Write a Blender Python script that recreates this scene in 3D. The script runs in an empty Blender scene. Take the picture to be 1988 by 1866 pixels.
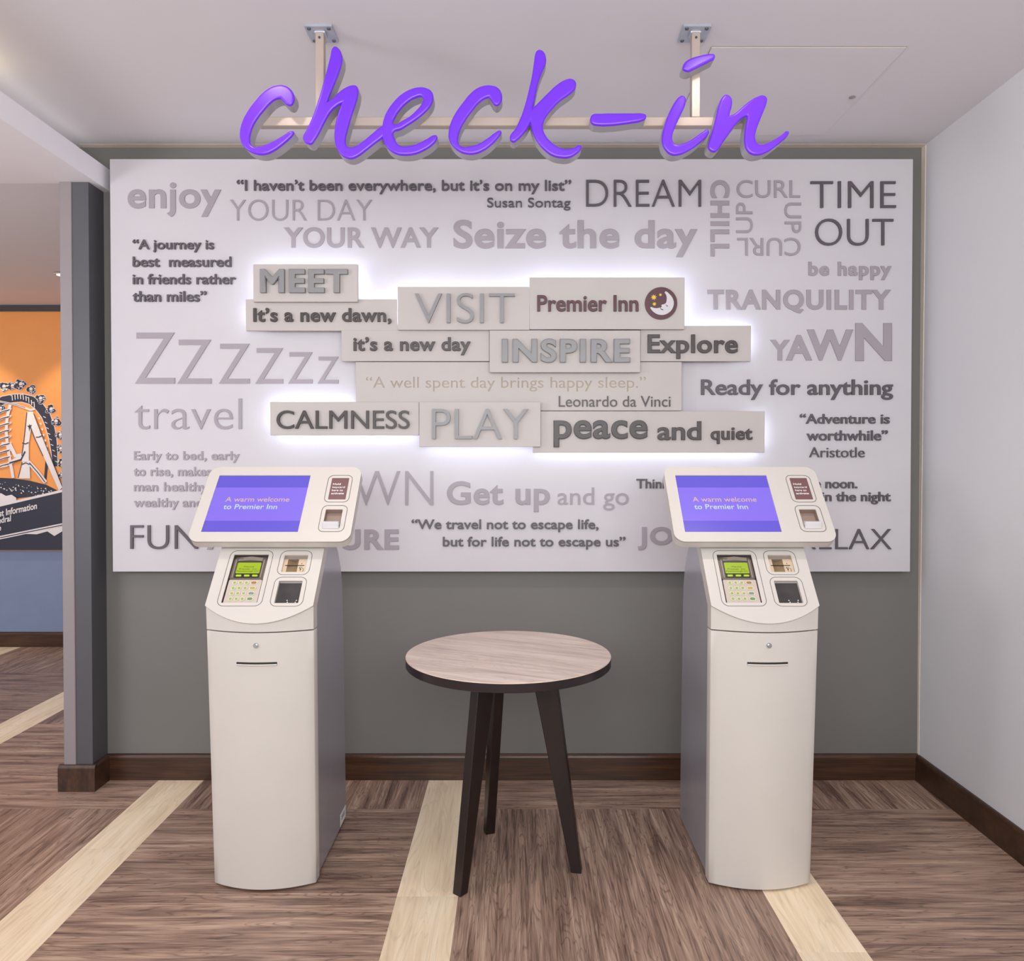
import bpy, bmesh, math, random
from mathutils import Vector, Matrix
random.seed(7)
SC = bpy.context.scene
COL = SC.collection

# ------------------------------------------------------------------ camera
F_PX, PPX, PITCH, EYE = 1470.0, 1003.0, math.radians(0.8), 1.3
IMG_W, IMG_H = 1988.0, 1866.0
PPY = 898.0 + F_PX * math.tan(PITCH)
cam = bpy.data.cameras.new('camera')
cam.sensor_fit = 'HORIZONTAL'
cam.sensor_width = 36.0
cam.lens = F_PX / IMG_W * 36.0
cam.shift_x = -(PPX - IMG_W / 2) / IMG_W
cam.shift_y = (PPY - IMG_H / 2) / IMG_W
cam.clip_start = 0.05
cam_o = bpy.data.objects.new('camera', cam)
cam_o.location = (0, 0, EYE)
cam_o.rotation_euler = (math.pi / 2 - PITCH, 0, 0)
COL.objects.link(cam_o)
SC.camera = cam_o

# ------------------------------------------------------------------ view, world
SC.view_settings.view_transform = 'Standard'
SC.view_settings.look = 'None'
SC.view_settings.gamma = 1.0
SC.view_settings.use_curve_mapping = False
SC.view_settings.exposure = -0.38
world = bpy.data.worlds.new('lobby_light')
SC.world = world
world.use_nodes = True
world.node_tree.nodes['Background'].inputs[0].default_value = (0.92, 0.965, 1.0, 1)
world.node_tree.nodes['Background'].inputs[1].default_value = 0.98


def spot(name, loc, target, power, angle, blend=0.5, radius=0.05, color=(1, 1, 1)):
    d = bpy.data.lights.new(name, 'SPOT')
    d.energy = power
    d.spot_size = math.radians(angle)
    d.spot_blend = blend
    d.shadow_soft_size = radius
    d.color = color
    o = bpy.data.objects.new(name, d)
    o.location = loc
    o.rotation_euler = (Vector(target) - Vector(loc)).to_track_quat('-Z', 'Y').to_euler()
    COL.objects.link(o)
    return o


def area(name, loc, target, power, sx, sy, color=(1, 1, 1)):
    d = bpy.data.lights.new(name, 'AREA')
    d.shape = 'RECTANGLE'
    d.size, d.size_y = sx, sy
    d.energy = power
    d.color = color
    o = bpy.data.objects.new(name, d)
    o.location = loc
    o.rotation_euler = (Vector(target) - Vector(loc)).to_track_quat('-Z', 'Y').to_euler()
    COL.objects.link(o)
    return o


WARM = (1.0, 0.93, 0.87)
# downlights recessed in the ceiling in front of the sign (above the frame)
for x in (-0.95, 0.0, 0.95):
    spot('downlight_beam', (x * 0.9, 1.78, 2.56), (x, 2.35, 0.0), 19, 82, 0.6, 0.035, WARM)
spot('sign_spot_beam', (-0.78, 1.92, 2.57), (-0.74, 2.2, 2.25), 5.0, 75, 0.8, 0.03, WARM)
spot('sign_spot_beam', (0.60, 1.92, 2.57), (0.62, 2.2, 2.28), 5.0, 75, 0.8, 0.03, WARM)
# fill lights added behind the camera, one forward, one up at the ceiling
area('front_fill', (0.0, -1.2, 2.5), (0, 2.6, 0.7), 34, 3.2, 1.2, (0.96, 0.975, 1.0))
area('ceiling_fill', (0.0, -0.9, 1.75), (0, 1.9, 2.58), 84, 2.6, 0.8, (0.96, 0.975, 1.0))
area('next_room_fill', (-3.9, 2.6, 2.34), (-3.6, 3.4, 0), 26, 1.2, 0.6, (0.93, 0.94, 1.0))  # added fill that brightens the room on the left
area('soffit_fill', (-3.2, 0.6, 1.5), (-2.9, 2.6, 2.40), 46, 1.2, 0.6, (0.96, 0.94, 1.0))  # added upward fill that lifts the low soffit and far ceiling
# spots washing the picture wall of the room on the left
for x in (-3.82, -3.02):
    spot('picture_spot_beam', (x, 4.75, 2.38), (x, 5.33, 1.2), 30, 70, 0.5, 0.03, (1.0, 0.84, 0.66))
# light strips lying in the cove above the low soffit on the left
c1 = area('cove_strip', (-1.715, 1.60, 2.50), (-1.715, 1.60, 2.58), 1.15, 0.03, 1.7, (1.0, 0.90, 0.50))
c1.rotation_euler = (math.pi, 0, 0)
c2 = area('cove_strip', (-1.715, 2.68, 2.50), (-1.715, 2.68, 2.58), 0.11, 0.03, 0.7, (0.98, 0.97, 0.92))
c2.rotation_euler = (math.pi, 0, 0)


# ------------------------------------------------------------------ helpers
def lin(c):
    return tuple(((v / 255) / 12.92 if v / 255 <= 0.04045 else ((v / 255 + 0.055) / 1.055) ** 2.4) for v in c)


def mat(name, rgb, rough=0.5, metal=0.0, emit=None, estr=0.0, var=0.04, scale=9.0, bump=0.0, coat=0.0, spec=0.5):
    m = bpy.data.materials.new(name)
    m.use_nodes = True
    nt = m.node_tree
    b = nt.nodes['Principled BSDF']
    c = lin(rgb)
    b.inputs['Roughness'].default_value = rough
    b.inputs['Metallic'].default_value = metal
    b.inputs['Specular IOR Level'].default_value = spec
    if coat:
        b.inputs['Coat Weight'].default_value = coat
        b.inputs['Coat Roughness'].default_value = 0.06
    tc = nt.nodes.new('ShaderNodeTexCoord')
    n = nt.nodes.new('ShaderNodeTexNoise')
    n.inputs['Scale'].default_value = scale
    n.inputs['Detail'].default_value = 4
    nt.links.new(tc.outputs['Object'], n.inputs['Vector'])
    r = nt.nodes.new('ShaderNodeValToRGB')
    r.color_ramp.elements[0].color = tuple(v * (1 - var) for v in c) + (1,)
    r.color_ramp.elements[1].color = tuple(min(1, v * (1 + var)) for v in c) + (1,)
    r.color_ramp.elements[0].position = 0.3
    r.color_ramp.elements[1].position = 0.7
    nt.links.new(n.outputs['Fac'], r.inputs['Fac'])
    nt.links.new(r.outputs['Color'], b.inputs['Base Color'])
    if bump:
        bp = nt.nodes.new('ShaderNodeBump')
        bp.inputs['Strength'].default_value = bump
        bp.inputs['Distance'].default_value = 0.002
        n2 = nt.nodes.new('ShaderNodeTexNoise')
        n2.inputs['Scale'].default_value = 180
        nt.links.new(tc.outputs['Object'], n2.inputs['Vector'])
        nt.links.new(n2.outputs['Fac'], bp.inputs['Height'])
        nt.links.new(bp.outputs['Normal'], b.inputs['Normal'])
    if emit is not None:
        b.inputs['Emission Color'].default_value = lin(emit) + (1,)
        b.inputs['Emission Strength'].default_value = estr
    return m


def wood(name, ramp, use_uv, sx, sy, rough=0.4, bump=0.2, rnd=False, wave=0.0):
    """stretched-noise wood grain; grain runs along the first texture axis"""
    m = bpy.data.materials.new(name)
    m.use_nodes = True
    nt = m.node_tree
    b = nt.nodes['Principled BSDF']
    b.inputs['Roughness'].default_value = rough
    tc = nt.nodes.new('ShaderNodeTexCoord')
    mp = nt.nodes.new('ShaderNodeMapping')
    mp.inputs['Scale'].default_value = (sx, sy, sy)
    nt.links.new(tc.outputs['UV' if use_uv else 'Object'], mp.inputs['Vector'])
    n1 = nt.nodes.new('ShaderNodeTexNoise')
    n1.inputs['Scale'].default_value = 1.0
    n1.inputs['Detail'].default_value = 7
    n1.inputs['Roughness'].default_value = 0.62
    n1.inputs['Distortion'].default_value = 0.6
    nt.links.new(mp.outputs['Vector'], n1.inputs['Vector'])
    mp2 = nt.nodes.new('ShaderNodeMapping')
    mp2.inputs['Scale'].default_value = (sx * 2.2, sy * 6.0, sy * 6.0)
    nt.links.new(tc.outputs['UV' if use_uv else 'Object'], mp2.inputs['Vector'])
    n2 = nt.nodes.new('ShaderNodeTexNoise')
    n2.inputs['Scale'].default_value = 1.0
    n2.inputs['Detail'].default_value = 3
    nt.links.new(mp2.outputs['Vector'], n2.inputs['Vector'])
    mix = nt.nodes.new('ShaderNodeMix')
    mix.data_type = 'FLOAT'
    mix.inputs[0].default_value = 0.35
    nt.links.new(n1.outputs['Fac'], mix.inputs[2])
    nt.links.new(n2.outputs['Fac'], mix.inputs[3])
    r = nt.nodes.new('ShaderNodeValToRGB')
    els = r.color_ramp.elements
    while len(els) < len(ramp):
        els.new(0.5)
    for e, (p, c) in zip(els, ramp):
        e.position = p
        e.color = lin(c) + (1,)
    nt.links.new(mix.outputs[0], r.inputs['Fac'])
    out = r.outputs['Color']
    if wave:
        mp3 = nt.nodes.new('ShaderNodeMapping')
        mp3.inputs['Scale'].default_value = (sx * 0.8, sy * 0.75, 1)
        nt.links.new(tc.outputs['UV' if use_uv else 'Object'], mp3.inputs['Vector'])
        n3 = nt.nodes.new('ShaderNodeTexNoise')
        n3.inputs['Scale'].default_value = 1.0
        n3.inputs['Detail'].default_value = 2
        n3.inputs['Distortion'].default_value = 0.8
        nt.links.new(mp3.outputs['Vector'], n3.inputs['Vector'])
        m1 = nt.nodes.new('ShaderNodeMath'); m1.operation = 'MULTIPLY'; m1.inputs[1].default_value = 13.0
        nt.links.new(n3.outputs['Fac'], m1.inputs[0])
        m2 = nt.nodes.new('ShaderNodeMath'); m2.operation = 'PINGPONG'; m2.inputs[1].default_value = 0.5
        nt.links.new(m1.outputs[0], m2.inputs[0])
        m3 = nt.nodes.new('ShaderNodeMapRange')
        m3.inputs['From Min'].default_value = 0.0
        m3.inputs['From Max'].default_value = 0.16
        m3.inputs['To Min'].default_value = 1.0 - wave
        m3.inputs['To Max'].default_value = 1.0
        nt.links.new(m2.outputs[0], m3.inputs['Value'])
        vs = nt.nodes.new('ShaderNodeVectorMath'); vs.operation = 'SCALE'
        nt.links.new(out, vs.inputs[0])
        nt.links.new(m3.outputs['Result'], vs.inputs['Scale'])
        out = vs.outputs['Vector']
    if rnd:
        at = nt.nodes.new('ShaderNodeAttribute')
        at.attribute_name = 'tone'
        mr = nt.nodes.new('ShaderNodeMapRange')
        mr.inputs['To Min'].default_value = 0.84
        mr.inputs['To Max'].default_value = 1.12
        nt.links.new(at.outputs['Fac'], mr.inputs['Value'])
        vm = nt.nodes.new('ShaderNodeVectorMath')
        vm.operation = 'SCALE'
        nt.links.new(out, vm.inputs[0])
        nt.links.new(mr.outputs['Result'], vm.inputs['Scale'])
        out = vm.outputs['Vector']
    nt.links.new(out, b.inputs['Base Color'])
    bp = nt.nodes.new('ShaderNodeBump')
    bp.inputs['Strength'].default_value = bump
    bp.inputs['Distance'].default_value = 0.002
    nt.links.new(mix.outputs[0], bp.inputs['Height'])
    nt.links.new(bp.outputs['Normal'], b.inputs['Normal'])
    return m


def ray(u, v):
    a = (u - PPX) / F_PX
    b = -(v - PPY) / F_PX
    return Vector((a, math.cos(PITCH) + b * math.sin(PITCH), b * math.cos(PITCH) - math.sin(PITCH)))


def at_y(u, v, Y):
    """photo position measured on the upright plane at depth Y -> metres (X, Z)"""
    r = ray(u, v)
    t = Y / r.y
    return r.x * t, EYE + r.z * t


def link(name, me, m=None, parent=None, kind=None, label=None):
    o = bpy.data.objects.new(name, me)
    COL.objects.link(o)
    if m is not None:
        for mm in (m if isinstance(m, (list, tuple)) else [m]):
            me.materials.append(mm)
    if parent is not None:
        o.parent = parent
    if kind:
        o['kind'] = kind
    if label:
        o['label'] = label
    return o


def thing(name, loc, label, cat, group=None):
    o = bpy.data.objects.new(name, None)
    o.empty_display_size = 0.05
    o.location = loc
    COL.objects.link(o)
    tag(o, label, cat, group)
    return o


def tag(o, label, cat, group=None):
    o['label'] = label
    o['category'] = cat
    if group:
        o['group'] = group
    return o


class MB:
    def __init__(self):
        self.bm = bmesh.new()

    def box(self, x0, x1, y0, y1, z0, z1, M=None):
        vs = [self.bm.verts.new(v) for v in ((x0, y0, z0), (x1, y0, z0), (x1, y1, z0), (x0, y1, z0),
                                             (x0, y0, z1), (x1, y0, z1), (x1, y1, z1), (x0, y1, z1))]
        for f in ((0, 3, 2, 1), (4, 5, 6, 7), (0, 1, 5, 4), (1, 2, 6, 5), (2, 3, 7, 6), (3, 0, 4, 7)):
            self.bm.faces.new([vs[i] for i in f])
        if M is not None:
            bmesh.ops.transform(self.bm, matrix=M, verts=vs)
        return vs

    def prism(self, pts, axis, a, b, M=None):
        """extrude polygon pts (2D) along axis from a to b"""
        def mk(p, t):
            return {'x': (t, p[0], p[1]), 'y': (p[0], t, p[1]), 'z': (p[0], p[1], t)}[axis]
        v0 = [self.bm.verts.new(mk(p, a)) for p in pts]
        v1 = [self.bm.verts.new(mk(p, b)) for p in pts]
        n = len(pts)
        self.bm.faces.new(v0)
        self.bm.faces.new(list(reversed(v1)))
        for i in range(n):
            self.bm.faces.new([v0[(i + 1) % n], v0[i], v1[i], v1[(i + 1) % n]])
        if M is not None:
            bmesh.ops.transform(self.bm, matrix=M, verts=v0 + v1)
        return v0 + v1

    def loft(self, loops, close=True):
        rows = [[self.bm.verts.new(p) for p in l] for l in loops]
        n = len(rows[0])
        for r0, r1 in zip(rows[:-1], rows[1:]):
            for i in range(n):
                self.bm.faces.new([r0[i], r0[(i + 1) % n], r1[(i + 1) % n], r1[i]])
        if close:
            self.bm.faces.new(list(reversed(rows[0])))
            self.bm.faces.new(rows[-1])
        return rows

    def cyl(self, c, r, axis, h, seg=24, r2=None, M=None):
        r2 = r if r2 is None else r2
        loops = []
        for rr, t in ((r, 0), (r2, h)):
            l = []
            for i in range(seg):
                a = 2 * math.pi * i / seg
                p, q = rr * math.cos(a), rr * math.sin(a)
                l.append({'x': (c[0] + t, c[1] + p, c[2] + q), 'y': (c[0] + p, c[1] + t, c[2] + q),
                          'z': (c[0] + p, c[1] + q, c[2] + t)}[axis])
            loops.append(l)
        rows = self.loft(loops)
        if M is not None:
            bmesh.ops.transform(self.bm, matrix=M, verts=rows[0] + rows[1])
        return rows

    def build(self, name, m, parent=None, kind=None, label=None, bevel=0.0, seg=2, smooth=False, angle=40):
        bmesh.ops.recalc_face_normals(self.bm, faces=self.bm.faces[:])
        if bevel:
            es = [e for e in self.bm.edges if len(e.link_faces) == 2 and e.calc_face_angle(0) > math.radians(angle)]
            bmesh.ops.bevel(self.bm, geom=es, offset=bevel, segments=seg, affect='EDGES', profile=0.5, clamp_overlap=True)
        me = bpy.data.meshes.new(name)
        self.bm.to_mesh(me)
        self.bm.free()
        if smooth:
            for p in me.polygons:
                p.use_smooth = True
            me.set_sharp_from_angle(angle=math.radians(35))
        return link(name, me, m, parent, kind, label)


def curve_mesh(loops, extrude, smooth_pts=False, bevel=0.0, bres=2, res=6):
    """filled 2D outline(s) -> mesh data (XY plane, thickness along Z, centred)"""
    cu = bpy.data.curves.new('outline', 'CURVE')
    cu.dimensions = '2D'
    cu.fill_mode = 'BOTH'
    cu.extrude = extrude
    cu.bevel_depth = bevel
    cu.bevel_resolution = bres
    if bevel:
        cu.offset = -bevel
    cu.resolution_u = res
    for l in loops:
        if smooth_pts:
            s = cu.splines.new('BEZIER')
            s.bezier_points.add(len(l) - 1)
            for bp, p in zip(s.bezier_points, l):
                bp.co = (p[0], p[1], 0)
                t = 'VECTOR' if len(p) > 2 else 'AUTO'
                bp.handle_left_type = t
                bp.handle_right_type = t
        else:
            s = cu.splines.new('POLY')
            s.points.add(len(l) - 1)
            for sp, p in zip(s.points, l):
                sp.co = (p[0], p[1], 0, 1)
        s.use_cyclic_u = True
    o = bpy.data.objects.new('outline', cu)
    COL.objects.link(o)
    dg = bpy.context.evaluated_depsgraph_get()
    dg.update()
    me = bpy.data.meshes.new_from_object(o.evaluated_get(dg))
    bpy.data.objects.remove(o)
    bpy.data.curves.remove(cu)
    me.materials.clear()
    return me


def rrect(x0, y0, x1, y1, r, n=6):
    pts = []
    for cx, cy, a0 in ((x1 - r, y1 - r, 0), (x0 + r, y1 - r, 90), (x0 + r, y0 + r, 180), (x1 - r, y0 + r, 270)):
        for i in range(n + 1):
            a = math.radians(a0 + 90 * i / n)
            pts.append((cx + r * math.cos(a), cy + r * math.sin(a)))
    return pts


_txt = {}


def text_mesh(body, weight, align='LEFT', space=1.0, line=1.0):
    cu = bpy.data.curves.new('txt', 'FONT')
    cu.body = body
    cu.size = 1.0
    cu.space_character = space
    cu.space_line = line
    cu.align_x = align
    cu.resolution_u = 6
    ext = 0.02
    cu.extrude = ext
    if weight < 0:
        cu.offset = weight
    elif weight > 0:
        cu.bevel_depth = weight
        cu.bevel_resolution = 1
    o = bpy.data.objects.new('txt', cu)
    COL.objects.link(o)
    dg = bpy.context.evaluated_depsgraph_get()
    dg.update()
    me = bpy.data.meshes.new_from_object(o.evaluated_get(dg))
    bpy.data.objects.remove(o)
    bpy.data.curves.remove(cu)
    me.materials.clear()
    top = max(v.co.z for v in me.vertices)
    for v in me.vertices:           # flat front and back, the outer rim a touch lower than the face
        if v.co.z > ext * 0.9:
            v.co.z = 1.0 - 0.04 * (top - v.co.z) / max(weight, 1e-6) if weight > 0 else 1.0
        else:
            v.co.z = 0.0
    return me


def split_words(me, body, weight, space):
    """one mesh per word of a line of text: [(word, mesh)]"""
    words = body.split()
    if len(words) < 2:
        return [(body, me)]
    ends, pos = [], 0
    for w in words[:-1]:
        pos = body.index(w, pos) + len(w)
        pm = text_mesh(body[:pos], weight, space=space)
        ends.append(max(v.co.x for v in pm.vertices) + 0.03)
        bpy.data.meshes.remove(pm)
    ends.append(1e9)
    out = []
    for i, w in enumerate(words):
        lo = ends[i - 1] if i else -1e9
        bm = bmesh.new()
        bm.from_mesh(me)
        kill = [v for v in bm.verts if not lo < v.co.x <= ends[i]]
        bmesh.ops.delete(bm, geom=kill, context='VERTS')
        m2 = bpy.data.meshes.new('word')
        bm.to_mesh(m2)
        bm.free()
        out.append((w, m2))
    return out


def lettering(body, box, Y, depth, m, parent, weight=0.0, rot=0, space=1.0, label=None, name='lettering', off=(0, 0, 0)):
    """text fitted to the rectangle box (photo frame, measured on the plane at depth Y)"""
    me = text_mesh(body, weight, space=space)
    if rot:
        R = Matrix.Rotation(math.radians(rot), 4, 'Z')
        for v in me.vertices:
            z = v.co.z
            v.co = R @ Vector((v.co.x, v.co.y, 0))
            v.co.z = z
    xs = [v.co.x for v in me.vertices]
    ys = [v.co.y for v in me.vertices]
    ax, bx, ay, by = min(xs), max(xs), min(ys), max(ys)
    u0, v0, u1, v1 = box
    for v in me.vertices:
        u = u0 + (v.co.x - ax) / (bx - ax) * (u1 - u0)
        w = v1 + (v.co.y - ay) / (by - ay) * (v0 - v1)
        X, Z = at_y(u, w, Y)
        v.co = (X - off[0], Y - depth * v.co.z - off[1], Z - off[2])
    return link(name, me, m, parent, None, label)


def line(body, box, Y, depth, m, parent, weight=0.0, space=1.0, prefix='', off=(0, 0, 0)):
    """a line of text, one part per word"""
    u0, v0, u1, v1 = box
    me = text_mesh(body, weight, space=space)
    xs = [v.co.x for v in me.vertices]
    ys = [v.co.y for v in me.vertices]
    ax, bx, ay, by = min(xs), max(xs), min(ys), max(ys)
    for w, mw in split_words(me, body, weight, space):
        for v in mw.vertices:
            u = u0 + (v.co.x - ax) / (bx - ax) * (u1 - u0)
            q = v1 + (v.co.y - ay) / (by - ay) * (v0 - v1)
            X, Z = at_y(u, q, Y)
            v.co = (X - off[0], Y - depth * v.co.z - off[1], Z - off[2])
        link('lettering', mw, m, parent, None, '%s word %s' % (prefix, w))


def plane_text(body, M, x0, y0, x1, y1, z0, z1, m, parent, weight=0.0, name='lettering', label=None, space=1.0):
    """text fitted to a rectangle of a local plane given by matrix M"""
    me = text_mesh(body, weight, space=space)
    xs = [v.co.x for v in me.vertices]
    ys = [v.co.y for v in me.vertices]
    ax, bx, ay, by = min(xs), max(xs), min(ys), max(ys)
    for w, mw in split_words(me, body, weight, space):
        for v in mw.vertices:
            v.co = M @ Vector((x0 + (v.co.x - ax) / (bx - ax) * (x1 - x0), y0 + (v.co.y - ay) / (by - ay) * (y1 - y0),
                               z0 + (z1 - z0) * v.co.z))
        link(name, mw, m, parent, None, label)


def xform(me, M):
    me.transform(M)
    if M.determinant() < 0:
        me.flip_normals()
    return me


def dup(root, loc):
    r = root.copy()
    COL.objects.link(r)
    r.location = loc
    for ch in list(root.children):
        c = ch.copy()
        COL.objects.link(c)
        c.parent = r
        for g in list(ch.children):
            d = g.copy()
            COL.objects.link(d)
            d.parent = c
    return r


# ------------------------------------------------------------------ materials
M_PANEL = mat('panel_white', (198, 193, 196), 0.5, var=0.012, bump=0.03)
M_GREY_INK = mat('lettering_pale_grey', (156, 147, 153), 0.5, var=0.02)
M_DARK_INK = mat('lettering_dark_grey', (86, 78, 83), 0.42, var=0.02)
M_PLAQUE = mat('plaque_board', (188, 180, 175), 0.5, var=0.012)
M_CORE = mat('engraved_board_core', (176, 163, 150), 0.6)
M_PL_GREY = mat('plaque_grey_letters', (136, 134, 135), 0.4, var=0.02)
M_PL_DARK = mat('plaque_dark_letters', (64, 55, 53), 0.4, var=0.02)
M_MAROON = mat('maroon_letters', (78, 36, 45), 0.4, var=0.02)
M_YELLOW = mat('star_yellow', (228, 186, 60), 0.5)
M_MOON = mat('moon_white', (204, 200, 202), 0.5)
M_LED = mat('led_white', (240, 243, 255), 0.5, emit=(218, 228, 255), estr=15.0)
M_WALL_GREY = mat('wall_grey_paint', (114, 111, 107), 0.55, var=0.03, scale=3, bump=0.05)
M_WALL_WHITE = mat('wall_white_paint', (222, 220, 222), 0.6, var=0.012, scale=2, bump=0.04)
M_CEIL = mat('ceiling_paint', (222, 217, 220), 0.7, var=0.012, scale=2, bump=0.04)
M_TAUPE = mat('pale_taupe', (236, 222, 206), 0.6, var=0.03)
M_BEAM = mat('bulkhead_paint', (240, 236, 240), 0.6, var=0.012)
M_STUB = mat('wall_end_shaded_grey', (80, 79, 83), 0.5, var=0.03)  # wall grey darkened, shade of the front face put into the colour
M_STUB_TRIM = mat('corner_trim_paint', (138, 129, 130), 0.5, var=0.02)
M_BLUE_WALL = mat('far_wall_blue_grey', (122, 135, 164), 0.5, var=0.03)
M_BASE = wood('baseboard_stained_wood', [(0.3, (38, 24, 17)), (0.5, (66, 42, 28)), (0.7, (92, 60, 38))], False, 3, 60, 0.3, 0.1)
M_BASE_Y = wood('baseboard_stained_wood_side', [(0.3, (38, 24, 17)), (0.5, (62, 40, 27)), (0.7, (84, 55, 36))], False, 40, 8, 0.3, 0.1)
M_FLOOR = wood('floor_walnut_planks', [(0.28, (70, 51, 44)), (0.40, (112, 87, 75)), (0.50, (152, 124, 107)), (0.60, (180, 151, 131)), (0.72, (204, 177, 156))], True, 2.2, 30, 0.36, 0.45, True, 0.42)
M_FLOOR_PALE = wood('floor_pale_oak_planks', [(0.3, (214, 189, 156)), (0.5, (236, 214, 182)), (0.7, (247, 231, 206))], True, 1.6, 15, 0.38, 0.12, True, 0.12)
M_KWHITE = mat('kiosk_white_metal', (200, 193, 185), 0.38, var=0.01)
M_KGREY = mat('kiosk_grey_metal', (166, 163, 172), 0.24, metal=0.25, var=0.02)
M_GAP = mat('dark_gap', (46, 40, 40), 0.6)
M_SCREEN_A = mat('screen_violet', (40, 36, 80), 0.25, emit=(112, 96, 230), estr=1.0, var=0.01)
M_SCREEN_B = mat('screen_lilac', (46, 40, 84), 0.25, emit=(146, 120, 252), estr=1.05, var=0.01)
M_SCR_PEACH = mat('screen_peach_text', (80, 70, 62), 0.3, emit=(250, 208, 190), estr=0.85)
M_SCR_MINT = mat('screen_mint_text', (72, 80, 80), 0.3, emit=(222, 250, 252), estr=0.9)
M_LABEL = mat('label_brown', (112, 78, 78), 0.4)
M_WHITE = mat('white_print', (240, 238, 236), 0.5)
M_TERM = mat('terminal_bronze', (104, 92, 86), 0.35, metal=0.3)
M_TERM_LT = mat('terminal_silver_bronze', (150, 138, 128), 0.35, metal=0.3)
M_BLACK = mat('black_plastic', (32, 29, 30), 0.35)
M_LCD = mat('lcd_green', (120, 140, 20), 0.3, emit=(172, 200, 16), estr=0.4)
M_LCD_TXT = mat('lcd_text', (70, 84, 20), 0.4)
M_SOFT = mat('soft_key_green', (150, 170, 30), 0.4, emit=(196, 222, 40), estr=0.35)
M_PAD = mat('keypad_pale', (190, 175, 164), 0.45)
M_KEY_RING = mat('key_pale_ring', (205, 205, 168), 0.4)
M_KEY = mat('key_green', (150, 164, 104), 0.4)
M_KEY_R = mat('key_red', (160, 104, 84), 0.4)
M_KEY_Y = mat('key_yellow', (178, 152, 92), 0.4)
M_KEY_B = mat('key_blue_grey', (122, 132, 140), 0.4)
M_KEY_G = mat('key_dark_green', (112, 134, 104), 0.4)
M_BEIGE = mat('reader_beige', (200, 178, 150), 0.45)
M_BROWN = mat('reader_brown', (140, 116, 86), 0.4)
M_GLASS_DK = mat('scanner_window', (62, 58, 58), 0.12, var=0.25, scale=14)
M_CHROME = mat('chrome', (205, 203, 202), 0.18, metal=1.0)
M_SLOT_TRAY = mat('tray_taupe', (150, 128, 116), 0.5)
M_CARD = mat('card_white', (208, 203, 206), 0.4)
M_STICKER = mat('sticker_white', (236, 236, 238), 0.5)
M_PURPLE = mat('sign_purple_acrylic', (104, 42, 196), 0.3, emit=(94, 20, 236), estr=0.32, var=0.06, scale=5)
M_CAN = mat('sign_can_metal', (176, 174, 178), 0.42, metal=0.35)
M_FRAME = mat('sign_frame_metal', (186, 170, 158), 0.4, metal=0.3)
M_ZINC = mat('ceiling_plate_zinc', (176, 180, 192), 0.4, metal=0.4, var=0.08, scale=30)
M_SCREW = mat('screw_steel', (92, 90, 94), 0.35, metal=0.7)
M_TOP = wood('tabletop_oak_laminate', [(0.30, (166, 146, 136)), (0.5, (206, 187, 175)), (0.70, (226, 211, 200))], False, 2.6, 16, 0.4, 0.04, False, 0.10)
M_LEG = wood('table_dark_stained_wood', [(0.3, (17, 9, 7)), (0.55, (30, 17, 13)), (0.75, (42, 25, 19))], False, 30, 4, 0.35, 0.05)
M_BAND = mat('table_edge_band', (34, 24, 25), 0.3, var=0.1)
M_TOP_EDGE = mat('table_pale_edge', (222, 200, 180), 0.4)
M_ORANGE = mat('mural_orange', (238, 156, 84), 0.6, var=0.02)
M_NAVY = mat('mural_navy', (46, 46, 62), 0.5)
M_MWHITE = mat('mural_pale', (226, 218, 218), 0.6)
M_MGREY = mat('mural_grey', (140, 132, 140), 0.6)
M_MFRAME = mat('mural_dark_frame', (66, 60, 64), 0.45)
M_LAMP = mat('lamp_lens', (255, 240, 220), 0.3, emit=(255, 230, 200), estr=3.0)
M_HATCH = M_CEIL

# ------------------------------------------------------------------ the room
XR, YW, ZC, ZS = 1.647, 3.095, 2.580, 2.400     # right wall, back wall, ceiling, low soffit


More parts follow.
